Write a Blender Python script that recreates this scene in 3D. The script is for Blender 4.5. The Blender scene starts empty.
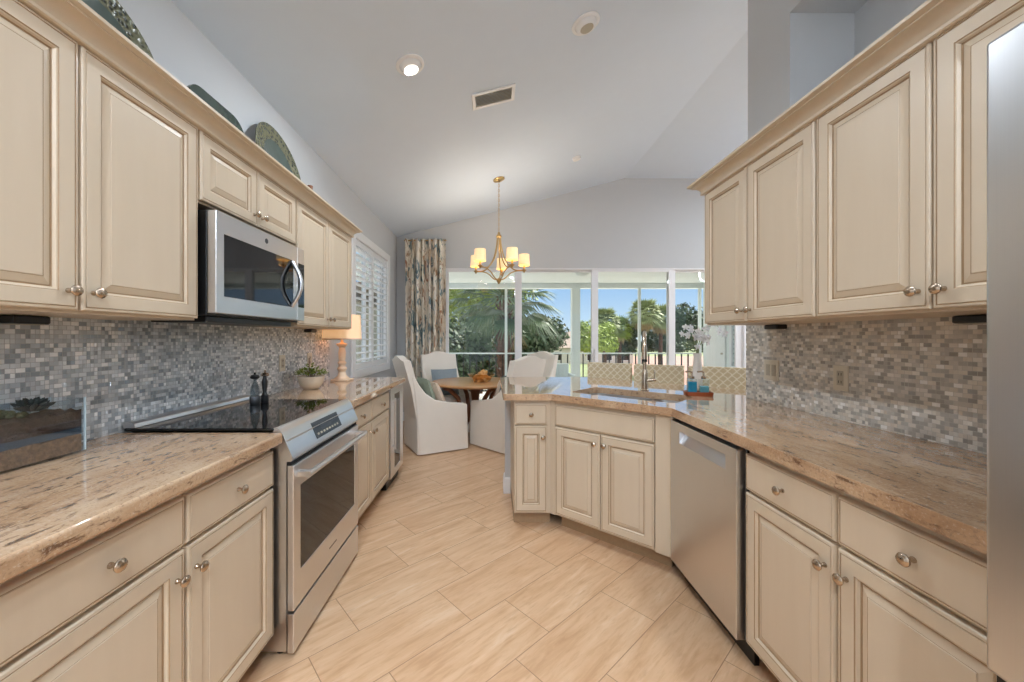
import bpy, bmesh, math, random
from math import pi, sin, cos, radians, sqrt, atan2
from mathutils import Vector, Matrix
from mathutils.geometry import tessellate_polygon
SC = bpy.context.scene
COL = SC.collection
random.seed(7)

def srgb(r, g, b):
    def f(c):
        c /= 255.0
        return c / 12.92 if c <= 0.04045 else ((c + 0.055) / 1.055) ** 2.4
    return (f(r), f(g), f(b), 1.0)

# ------------------------------------------------------------------ camera
cam_d = bpy.data.cameras.new('camera')
cam = bpy.data.objects.new('camera', cam_d); COL.objects.link(cam)
cam.location = (0, 0, 1.33); cam.rotation_euler = (pi / 2, 0, 0)
cam_d.sensor_width = 36.0; cam_d.lens = 385.0 / 1024.0 * 36.0
cam_d.shift_x = 19.0 / 1024.0; cam_d.shift_y = -3.0 / 1024.0
cam_d.clip_start = 0.02; cam_d.clip_end = 600
SC.camera = cam

# ------------------------------------------------------------------ sky, sun, exposure
SC.view_settings.view_transform = 'Standard'
SC.view_settings.look = 'None'
SC.view_settings.exposure = 0.12
SC.view_settings.gamma = 1.0
SC.view_settings.use_curve_mapping = False
W = bpy.data.worlds.new('sky'); SC.world = W; W.use_nodes = True
wn = W.node_tree; wn.nodes.clear()
# deep blue near the horizon, unseen bright cloud added higher up as extra daylight
tcw = wn.nodes.new('ShaderNodeTexCoord'); sep = wn.nodes.new('ShaderNodeSeparateXYZ'); wn.links.new(tcw.outputs['Generated'], sep.inputs[0])
rp = wn.nodes.new('ShaderNodeValToRGB'); cr = rp.color_ramp
for p_, c_ in ((.0, (.74, .85, .96, 1)), (.05, (.54, .73, .95, 1)), (.14, (.34, .57, .91, 1)), (.30, (.55, .75, 1.0, 1)), (.5, (1.0, 1.0, 1.0, 1))):
    e_ = cr.elements.new(p_) if p_ not in (0.0,) else cr.elements[0]; e_.position = p_; e_.color = c_
cr.elements.remove(cr.elements[-1])
clo = wn.nodes.new('ShaderNodeTexNoise'); clo.inputs['Scale'].default_value = 3.0; clo.inputs['Detail'].default_value = 5; wn.links.new(tcw.outputs['Generated'], clo.inputs['Vector'])
up_m = wn.nodes.new('ShaderNodeMapRange'); up_m.inputs[1].default_value = .16; up_m.inputs[2].default_value = .55; wn.links.new(sep.outputs[2], up_m.inputs[0])
cl_m = wn.nodes.new('ShaderNodeMapRange'); cl_m.inputs[1].default_value = .38; cl_m.inputs[2].default_value = .62; wn.links.new(clo.outputs[0], cl_m.inputs[0])
mlt = wn.nodes.new('ShaderNodeMath'); mlt.operation = 'MULTIPLY'; wn.links.new(up_m.outputs[0], mlt.inputs[0]); wn.links.new(cl_m.outputs[0], mlt.inputs[1])
mxw = wn.nodes.new('ShaderNodeMix'); mxw.data_type = 'RGBA'; wn.links.new(mlt.outputs[0], mxw.inputs[0]); wn.links.new(rp.outputs[0], mxw.inputs[6]); mxw.inputs[7].default_value = (2.6, 2.6, 2.65, 1)
bg = wn.nodes.new('ShaderNodeBackground'); bg.inputs['Strength'].default_value = 1.0
out = wn.nodes.new('ShaderNodeOutputWorld')
wn.links.new(sep.outputs[2], rp.inputs[0]); wn.links.new(mxw.outputs[2], bg.inputs['Color']); wn.links.new(bg.outputs[0], out.inputs['Surface'])
sun_d = bpy.data.lights.new('sun', 'SUN'); sun_d.energy = 6.0; sun_d.angle = radians(0.6); sun_d.color = (1, .95, .86)
sun = bpy.data.objects.new('sun', sun_d); COL.objects.link(sun)
sun.rotation_euler = Vector((.80, .42, 1.15)).to_track_quat('Z', 'Y').to_euler()     # from the garden side, to the right
SC.cycles.use_denoising = True
SC.cycles.max_bounces = 8; SC.cycles.diffuse_bounces = 5; SC.cycles.glossy_bounces = 4
SC.cycles.transmission_bounces = 6; SC.cycles.transparent_max_bounces = 16
SC.cycles.sample_clamp_indirect = 6.0; SC.cycles.caustics_reflective = False; SC.cycles.caustics_refractive = False
CAN_POWER = 23.0
LED = (.815, .905, 1.0)

# ------------------------------------------------------------------ node helpers
class NT:
    def __init__(s, name):
        s.m = bpy.data.materials.new(name); s.m.use_nodes = True
        s.t = s.m.node_tree; s.t.nodes.clear()
        s.out = s.t.nodes.new('ShaderNodeOutputMaterial')
        s.b = s.t.nodes.new('ShaderNodeBsdfPrincipled')
        s.t.links.new(s.b.outputs[0], s.out.inputs[0])
    def n(s, ty, **kw):
        nd = s.t.nodes.new(ty)
        for k, v in kw.items(): setattr(nd, k, v)
        return nd
    def link(s, a, b): s.t.links.new(a, b)
    def inp(s, sock, v):
        if hasattr(v, 'links'): s.link(v, sock)
        else: sock.default_value = v
    def math(s, op, a, b=0.0, c=None):
        nd = s.n('ShaderNodeMath', operation=op)
        s.inp(nd.inputs[0], a); s.inp(nd.inputs[1], b)
        if c is not None: s.inp(nd.inputs[2], c)
        return nd.outputs[0]
    def mix(s, fac, a, b, bl='MIX'):
        nd = s.n('ShaderNodeMix', data_type='RGBA', blend_type=bl)
        s.inp(nd.inputs[0], fac); s.inp(nd.inputs[6], a); s.inp(nd.inputs[7], b)
        return nd.outputs[2]
    def ramp(s, fac, stops, interp='LINEAR'):
        nd = s.n('ShaderNodeValToRGB'); cr = nd.color_ramp; cr.interpolation = interp
        while len(cr.elements) > 1: cr.elements.remove(cr.elements[-1])
        cr.elements[0].position = stops[0][0]; cr.elements[0].color = stops[0][1]
        for p, c in stops[1:]:
            e = cr.elements.new(p); e.color = c
        s.inp(nd.inputs[0], fac)
        return nd.outputs[0]
    def coord(s, scale=(1, 1, 1), rot=(0, 0, 0), loc=(0, 0, 0)):
        tc = s.n('ShaderNodeTexCoord'); mp = s.n('ShaderNodeMapping')
        mp.inputs['Scale'].default_value = scale; mp.inputs['Rotation'].default_value = rot; mp.inputs['Location'].default_value = loc
        s.link(tc.outputs['Object'], mp.inputs[0])
        return mp.outputs[0]
    def noise(s, vec, scale, detail=3, rough=.5, dist=0.0):
        nd = s.n('ShaderNodeTexNoise'); s.link(vec, nd.inputs['Vector'])
        nd.inputs['Scale'].default_value = scale; nd.inputs['Detail'].default_value = detail
        nd.inputs['Roughness'].default_value = rough; nd.inputs['Distortion'].default_value = dist
        return nd.outputs[0]
    def xyz(s, vec):
        nd = s.n('ShaderNodeSeparateXYZ'); s.link(vec, nd.inputs[0]); return nd.outputs
    def bump(s, h, strength=.2, dist=.01):
        nd = s.n('ShaderNodeBump'); nd.inputs['Strength'].default_value = strength; nd.inputs['Distance'].default_value = dist
        s.link(h, nd.inputs['Height']); s.link(nd.outputs[0], s.b.inputs['Normal'])
    def set(s, col=None, rough=None, metal=None, **kw):
        if col is not None: s.inp(s.b.inputs['Base Color'], col)
        if rough is not None: s.inp(s.b.inputs['Roughness'], rough)
        if metal is not None: s.inp(s.b.inputs['Metallic'], metal)
        for k, v in kw.items(): s.inp(s.b.inputs[k.replace('_', ' ')], v)
        return s.m

def plain(name, c, rough=.5, metal=0.0, var=.06, nscale=8.0, bump=0.0, bscale=60.0, **kw):
    t = NT(name); v = t.coord()
    f = t.noise(v, nscale)
    dk = tuple(x * (1 - var) for x in c[:3]) + (1,); lt = tuple(min(1, x * (1 + var)) for x in c[:3]) + (1,)
    t.set(t.mix(f, dk, lt), rough, metal, **kw)
    if bump: t.bump(t.noise(v, bscale, 4), bump, .004)
    return t.m

M = {}
M['wall'] = plain('grey_wall_paint', srgb(199, 200, 201), .7, var=.015, bump=.05, bscale=150)
M['ceiling'] = plain('white_ceiling_paint', srgb(214, 225, 238), .75, var=.015, bump=.06, bscale=120)
M['white'] = plain('white_trim_paint', srgb(236, 236, 236), .35, var=.02)
M['frame'] = plain('white_aluminium', srgb(238, 238, 240), .35, var=.02)
M['steel_dark'] = plain('dark_steel', srgb(90, 92, 95), .35, .9)
M['nickel'] = plain('brushed_nickel', srgb(196, 182, 164), .2, 1.0)
M['bronze'] = plain('antique_knob_metal', srgb(184, 166, 146), .2, 1.0, var=.2, nscale=80)
M['gold'] = plain('soft_gold_metal', srgb(196, 164, 112), .28, 1.0)
M['black'] = plain('black_plastic', srgb(18, 18, 19), .35)
M['blackmetal'] = plain('black_metal', srgb(22, 23, 25), .4)
M['gap'] = plain('dark_gap', srgb(14, 13, 12), .8)
M['blackglass'] = plain('black_glass', srgb(14, 15, 17), .04, var=.02)
M['edge_highlight'] = plain('glass_edge_highlight', srgb(206, 226, 236), .12)  # edge highlight of the terrarium glass, put into the colour
M['display'] = plain('grey_display_glass', srgb(44, 46, 48), .3)
M['plate'] = plain('almond_plate', srgb(214, 206, 188), .4)
M['slot'] = plain('plate_detail', srgb(178, 170, 152), .4)
M['slip'] = plain('slipcover_cotton', srgb(236, 228, 216), .9, var=.03, bump=.35, bscale=9)
M['pillow_cream'] = plain('cream_pillow', srgb(224, 204, 184), .95, var=.08, nscale=30)
M['pillow_green'] = plain('sage_pillow', srgb(150, 160, 142), .95, var=.12, nscale=30)
M['pillow_teal'] = plain('teal_pillow', srgb(96, 112, 112), .95, var=.2, nscale=30)
M['pillow_blue'] = plain('grey_blue_pillow', srgb(140, 150, 156), .95, var=.12, nscale=30)
M['soil'] = plain('potting_soil', srgb(74, 54, 42), 1.0, var=.85, nscale=60, bump=1, bscale=160)
M['gravel'] = plain('brown_gravel', srgb(146, 108, 76), .9, var=.75, nscale=70, bump=1, bscale=160)
M['bluesand'] = plain('blue_grey_sand', srgb(70, 78, 86), .9, var=.3, nscale=120)
M['moss'] = plain('moss', srgb(62, 66, 34), .95, var=.4, nscale=90, bump=1, bscale=120)
M['succulent'] = plain('dark_succulent', srgb(40, 48, 46), .6, var=.2)
M['leafgreen'] = plain('plant_leaf', srgb(124, 150, 62), .5, var=.35, nscale=40)
M['pot'] = plain('cream_ceramic', srgb(226, 212, 192), .3, var=.05)
M['lampwood'] = plain('light_turned_wood', srgb(228, 206, 178), .45, var=.12, nscale=30)
M['vase'] = plain('white_ceramic', srgb(232, 228, 222), .25)
M['petal'] = plain('white_petal', srgb(240, 240, 240), .6, var=.03, Subsurface_Weight=.1)
M['stem'] = plain('plant_stem', srgb(120, 128, 84), .6)
M['traywood'] = plain('red_brown_wood', srgb(150, 74, 38), .35, var=.15)
M['bluesoap'] = plain('blue_liquid', srgb(20, 150, 190), .08, var=.1)
M['aquasoap'] = plain('aqua_liquid', srgb(120, 200, 220), .08, var=.1)
M['shell'] = plain('golden_shell', srgb(206, 152, 88), .4, var=.3, nscale=50)
M['brass_plate'] = plain('green_glaze', srgb(52, 68, 60), .18, var=.35, nscale=20)
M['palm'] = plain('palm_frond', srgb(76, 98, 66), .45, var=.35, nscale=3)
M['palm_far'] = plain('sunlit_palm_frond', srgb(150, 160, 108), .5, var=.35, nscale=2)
M['palm_dead'] = plain('dry_palm_frond', srgb(172, 148, 108), .8, var=.25, nscale=3)
M['leaf_dark'] = plain('dark_leaf', srgb(48, 70, 36), .5, var=.4, nscale=1.2)
M['leaf_mid'] = plain('green_leaf', srgb(98, 124, 52), .5, var=.4, nscale=1.0)
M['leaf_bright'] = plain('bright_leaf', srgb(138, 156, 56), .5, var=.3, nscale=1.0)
M['bark'] = plain('bark', srgb(86, 58, 42), .9, var=.4, nscale=5, bump=1, bscale=12)
M['grass'] = plain('lawn_grass', srgb(136, 146, 106), .9, var=.25, nscale=.4)
M['paver'] = plain('pink_paver', srgb(170, 134, 122), .8, var=.12, nscale=1.5)
M['roof'] = plain('pale_roof_tile', srgb(158, 142, 132), .8, var=.1, nscale=2)
M['stucco'] = plain('pale_stucco', srgb(206, 200, 190), .8, var=.05)
M['lanai_floor'] = plain('lanai_floor_tile', srgb(232, 228, 222), .6, var=.04)
M['lanai_white'] = plain('lanai_white_paint', srgb(232, 238, 236), .6, var=.02)
M['cushion_grey'] = plain('outdoor_cushion', srgb(140, 148, 148), .9)

def cabinet_mat():
    t = NT('cream_cabinet_paint'); v = t.coord((1, 1, .12))
    f = t.noise(v, 22, 4, .6)
    t.set(t.mix(f, srgb(203, 185, 160), srgb(211, 194, 170)), .38)
    return t.m
M['cab'] = cabinet_mat()
M['glaze'] = plain('brown_glaze', srgb(164, 136, 104), .5, var=.15, nscale=40)

def steel_mat(name, axis):
    t = NT(name); sc = [900] * 3; sc[axis] = 6
    f = t.noise(t.coord(tuple(sc)), 1.0, 1)
    t.set(t.mix(f, srgb(216, 216, 217), srgb(221, 221, 222)), t.math('MULTIPLY_ADD', f, .02, .27), 1.0)
    return t.m
M['steel'] = steel_mat('stainless_steel', 1)
M['steel_v'] = steel_mat('stainless_steel_vertical', 2)
M['steel_x'] = steel_mat('stainless_steel_front', 0)

def granite():
    t = NT('beige_granite'); v = t.coord((1, 1, 1), (0, 0, radians(20)))
    vs = t.coord((1, .30, 1), (0, 0, radians(34)))
    a = t.noise(vs, 9, 5, .65, .5); b = t.noise(vs, 42, 5, .7, .6); c = t.noise(v, 150, 3, .6)
    col = t.ramp(a, [(.3, srgb(166, 130, 98)), (.5, srgb(192, 158, 124)), (.7, srgb(208, 180, 148))])
    col = t.mix(t.ramp(b, [(.55, (0, 0, 0, 1)), (.66, (.9, .9, .9, 1))]), col, srgb(104, 74, 54))
    col = t.mix(t.ramp(c, [(.56, (0, 0, 0, 1)), (.70, (.7, .7, .7, 1))]), col, srgb(140, 112, 92))
    col = t.mix(t.ramp(c, [(.32, (.5, .5, .5, 1)), (.42, (0, 0, 0, 1))]), col, srgb(212, 194, 174))
    d = t.noise(v, 3.6, 2); e = t.noise(vs, 70, 4, .7, .8)
    m = t.math('MULTIPLY', t.ramp(d, [(.52, (0, 0, 0, 1)), (.66, (1, 1, 1, 1))]), t.ramp(e, [(.56, (0, 0, 0, 1)), (.62, (.85, .85, .85, 1))]))
    col = t.mix(m, col, srgb(96, 66, 52))
    t.set(col, .05, 0, Specular_IOR_Level=.6, Coat_Weight=.4, Coat_Roughness=.03, Coat_IOR=1.6)
    return t.m
M['granite'] = granite()

def mosaic(name, axis, dark, off, warm):
    # offset rows of small glass and stone pieces, each with its own colour, gloss and slight tilt
    t = NT(name); tc = t.n('ShaderNodeTexCoord'); X = t.xyz(tc.outputs['Object'])
    RH, TW = .0158, .0272
    r = t.math('DIVIDE', X[2], RH); ri = t.math('FLOOR', r)
    par = t.math('MODULO', t.math('ADD', ri, 200.0), 2.0)
    u = t.math('ADD', t.math('DIVIDE', X[axis], TW), t.math('MULTIPLY', par, .5)); ui = t.math('FLOOR', u)
    def rnd(a, b, k):
        cx = t.n('ShaderNodeCombineXYZ'); t.inp(cx.inputs[0], a); t.inp(cx.inputs[1], b); cx.inputs[2].default_value = k
        wnn = t.n('ShaderNodeTexWhiteNoise', noise_dimensions='3D'); t.link(cx.outputs[0], wnn.inputs[0]); return wnn.outputs[0]
    sp = t.math('GREATER_THAN', rnd(ui, ri, 1.3), .62 if not warm else .9)    # some pieces are cut in two squares
    uf = t.math('FRACT', u)
    half = t.math('MULTIPLY', t.math('FLOOR', t.math('MULTIPLY', uf, 2.0)), sp)
    uid = t.math('ADD', ui, t.math('MULTIPLY', half, .5))
    k1 = rnd(uid, ri, 2.7); k2 = rnd(uid, ri, 5.1); k3 = rnd(uid, ri, 9.4); k4 = rnd(uid, ri, 12.2)
    if warm:
        stops = [(0, srgb(168, 165, 158)), (.18, srgb(192, 189, 182)), (.38, srgb(212, 207, 198)), (.58, srgb(222, 215, 203)), (.78, srgb(232, 227, 218)), (.92, srgb(247, 245, 241))]
    else:
        stops = [(0, srgb(158, 166, 172)), (.2, srgb(190, 197, 202)), (.42, srgb(214, 219, 222)), (.66, srgb(232, 235, 237)), (.86, srgb(252, 253, 253))]
    col = t.ramp(k1, stops, 'CONSTANT')
    # joints
    sc = t.math('MULTIPLY', uf, t.math('ADD', 1.0, sp)); sf = t.math('FRACT', sc)
    wloc = t.math('DIVIDE', TW, t.math('ADD', 1.0, sp))
    du = t.math('MULTIPLY', t.math('MINIMUM', sf, t.math('SUBTRACT', 1.0, sf)), wloc)
    rf = t.math('FRACT', r)
    dv = t.math('MULTIPLY', t.math('MINIMUM', rf, t.math('SUBTRACT', 1.0, rf)), RH)
    d = t.math('MINIMUM', du, dv); g = t.math('LESS_THAN', d, .0008)
    col = t.mix(g, col, srgb(196, 192, 184) if warm else srgb(176, 178, 180))
    rough = t.math('ADD', t.math('MULTIPLY', t.math('GREATER_THAN', k2, .55), .3), .1)
    rough = t.math('MAXIMUM', rough, t.math('MULTIPLY', g, .8))
    # a slight tilt per piece
    hgt = t.math('ADD', t.math('MULTIPLY', t.math('SUBTRACT', k3, .5), du), t.math('MULTIPLY', t.math('SUBTRACT', k4, .5), t.math('MULTIPLY', rf, RH)))
    hgt = t.math('ADD', hgt, t.math('MULTIPLY', t.math('MINIMUM', d, .0012), .8))
    t.set(col, rough, 0.0, Specular_IOR_Level=.6)
    bp = t.n('ShaderNodeBump'); bp.inputs['Strength'].default_value = .55; bp.inputs['Distance'].default_value = 1.0
    t.link(hgt, bp.inputs['Height']); t.link(bp.outputs[0], t.b.inputs['Normal'])
    return t.m
M['mosaic_l'] = mosaic('grey_mosaic', 1, 0, 0, False)
M['mosaic_r'] = mosaic('warm_grey_mosaic', 1, 0, 0, True)

def floor_mat():
    t = NT('travertine_plank_tile'); tc = t.n('ShaderNodeTexCoord'); X = t.xyz(tc.outputs['Object'])
    a = radians(42.0); L, Wd = .636, .291; ax, ay = -.296, 2.029
    dx = t.math('SUBTRACT', X[0], ax); dy = t.math('SUBTRACT', X[1], ay)
    u = t.math('ADD', t.math('MULTIPLY', dx, cos(a)), t.math('MULTIPLY', dy, sin(a)))
    v = t.math('SUBTRACT', t.math('MULTIPLY', dx, sin(a)), t.math('MULTIPLY', dy, cos(a)))
    rr = t.math('DIVIDE', v, Wd); ri = t.math('FLOOR', rr)
    par = t.math('MODULO', t.math('ADD', ri, 100.0), 2.0)
    uu = t.math('SUBTRACT', t.math('DIVIDE', u, L), t.math('MULTIPLY', par, .34)); ui = t.math('FLOOR', uu)
    cx = t.n('ShaderNodeCombineXYZ'); t.inp(cx.inputs[0], ui); t.inp(cx.inputs[1], ri)
    wnn = t.n('ShaderNodeTexWhiteNoise', noise_dimensions='2D'); t.link(cx.outputs[0], wnn.inputs[0])
    k = wnn.outputs[0]
    cv = t.n('ShaderNodeCombineXYZ'); t.inp(cv.inputs[0], t.math('MULTIPLY', u, 2.2)); t.inp(cv.inputs[1], t.math('MULTIPLY', v, 16.0)); t.inp(cv.inputs[2], t.math('MULTIPLY', k, 37.0))
    f1 = t.noise(cv.outputs[0], 1.0, 5, .62, .7)
    cv2 = t.n('ShaderNodeCombineXYZ'); t.inp(cv2.inputs[0], t.math('MULTIPLY', u, 9)); t.inp(cv2.inputs[1], t.math('MULTIPLY', v, 60.0)); t.inp(cv2.inputs[2], t.math('MULTIPLY', k, 11.0))
    f2 = t.noise(cv2.outputs[0], 1.0, 4, .6, .3)
    col = t.ramp(f1, [(.25, srgb(186, 144, 106)), (.42, srgb(208, 168, 130)), (.58, srgb(218, 182, 146)), (.78, srgb(230, 204, 176))])
    col = t.mix(t.ramp(f2, [(.50, (0, 0, 0, 1)), (.70, (.6, .6, .6, 1))]), col, srgb(188, 146, 108))
    col = t.mix(t.math('MULTIPLY', k, .25), col, srgb(206, 166, 130))
    uf = t.math('FRACT', uu); rf = t.math('FRACT', rr)
    du = t.math('MULTIPLY', t.math('MINIMUM', uf, t.math('SUBTRACT', 1.0, uf)), L)
    dv = t.math('MULTIPLY', t.math('MINIMUM', rf, t.math('SUBTRACT', 1.0, rf)), Wd)
    d = t.math('MINIMUM', du, dv); g = t.math('LESS_THAN', d, .0016)
    col = t.mix(g, col, srgb(158, 124, 94))
    t.set(col, t.math('ADD', .30, t.math('MULTIPLY', g, .4)), 0.0, Specular_IOR_Level=.4)
    t.bump(t.math('MINIMUM', d, .003), .5, .6)
    return t.m
M['floor'] = floor_mat()

def wood_mat(name, c1, c2, rough=.35, sc=(1, 12, 12)):
    t = NT(name); v = t.coord(sc); f = t.noise(v, 3, 5, .6, .6)
    t.set(t.mix(f, c1, c2), rough); return t.m
M['tabletop'] = wood_mat('honey_wood', srgb(172, 122, 78), srgb(206, 160, 112), .25)
M['tableleg'] = wood_mat('brown_wood', srgb(112, 66, 40), srgb(146, 92, 58), .35, (8, 8, 1))

def glass_mat(name, tint, refl=.9, ior=1.45):
    # clear thin pane: lets light straight through and mirrors by angle
    t = NT(name); t.t.nodes.remove(t.b)
    tr = t.n('ShaderNodeBsdfTransparent'); tr.inputs[0].default_value = tint
    gl = t.n('ShaderNodeBsdfGlossy'); gl.inputs['Roughness'].default_value = .01; gl.inputs[0].default_value = (refl, refl, refl, 1)
    fr = t.n('ShaderNodeFresnel'); gm = t.n('ShaderNodeNewGeometry'); t.link(t.math('MULTIPLY_ADD', gm.outputs['Backfacing'], 1 / ior - ior, ior), fr.inputs[0])
    mx = t.n('ShaderNodeMixShader'); t.link(fr.outputs[0], mx.inputs[0]); t.link(tr.outputs[0], mx.inputs[1]); t.link(gl.outputs[0], mx.inputs[2])
    t.link(mx.outputs[0], t.out.inputs[0]); return t.m
M['pane'] = glass_mat('window_glass', (.96, .98, .97, 1), .7)
M['clear'] = glass_mat('clear_glass', (.93, .95, .95, 1), 1.0)
M['amber'] = glass_mat('amber_glass', (.88, .74, .55, 1), 1.0)
M['mill_glass'] = glass_mat('smoky_glass', (.72, .76, .78, 1), 1.0)
M['terra'] = glass_mat('terrarium_glass', (.90, .94, .97, 1), 1.0)

def emis(name, col, st, mixc=None):
    t = NT(name); t.set(mixc or col, .6, 0, Emission_Color=col, Emission_Strength=st); return t.m
M['can_on'] = emis('lit_can_lens', (1, .95, .85, 1), 5.0)
M['opal'] = emis('fill_lamp_glass', (.95, .97, 1, 1), 2.0)  # glow of the added fill globes and fill lamp
M['shade_lit'] = emis('lit_chandelier_shade', srgb(255, 206, 130), .62, srgb(250, 236, 205))
M['lamp_lit'] = emis('lit_lamp_shade', srgb(250, 196, 140), .42, srgb(240, 214, 182))

def lattice_mat():
    t = NT('lattice_upholstery'); v = t.coord(); X = t.xyz(v); p = .07
    wob = t.math('MULTIPLY', t.math('SINE', t.math('MULTIPLY', X[2], 2 * pi / p * 2)), .004)
    a = t.math('FRACT', t.math('DIVIDE', t.math('ADD', t.math('ADD', X[0], X[2]), wob), p))
    b = t.math('FRACT', t.math('DIVIDE', t.math('SUBTRACT', t.math('ADD', X[0], 5.0), X[2]), p))
    la = t.math('MINIMUM', a, t.math('SUBTRACT', 1.0, a)); lb = t.math('MINIMUM', b, t.math('SUBTRACT', 1.0, b))
    l = t.math('LESS_THAN', t.math('MINIMUM', la, lb), .09)
    t.set(t.mix(l, srgb(206, 188, 154), srgb(232, 222, 200)), .9); return t.m
M['lattice'] = lattice_mat()

def curtain_mat():
    t = NT('floral_curtain_fabric'); v = t.coord((1, 1, .42))
    a = t.noise(v, 8, 4, .6, 1.0); b = t.noise(v, 10, 3, .6, 1.2)
    col = t.ramp(a, [(.29, srgb(120, 96, 76)), (.39, srgb(196, 174, 148)), (.46, srgb(230, 220, 204)), (.62, srgb(238, 230, 216))])
    col = t.mix(t.ramp(b, [(.55, (0, 0, 0, 1)), (.61, (1, 1, 1, 1))]), col, srgb(112, 132, 136))
    col = t.mix(t.ramp(b, [(.34, (1, 1, 1, 1)), (.40, (0, 0, 0, 1))]), col, srgb(150, 104, 70))
    t.set(col, .85); return t.m
M['curtain'] = curtain_mat()

def platter_mat(name, base, spot, scale):
    t = NT(name); v = t.coord(); vo = t.n('ShaderNodeTexVoronoi'); t.link(v, vo.inputs['Vector']); vo.inputs['Scale'].default_value = scale
    d = vo.outputs['Distance']
    t.set(t.ramp(d, [(.25, base), (.5, spot)]), .25); t.bump(d, .8, .01); return t.m
M['platter_rim'] = platter_mat('relief_glaze_rim', srgb(44, 46, 36), srgb(112, 112, 88), 46)
M['platter_mid'] = plain('grey_green_glaze', srgb(80, 92, 86), .2, var=.25, nscale=14)

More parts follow.
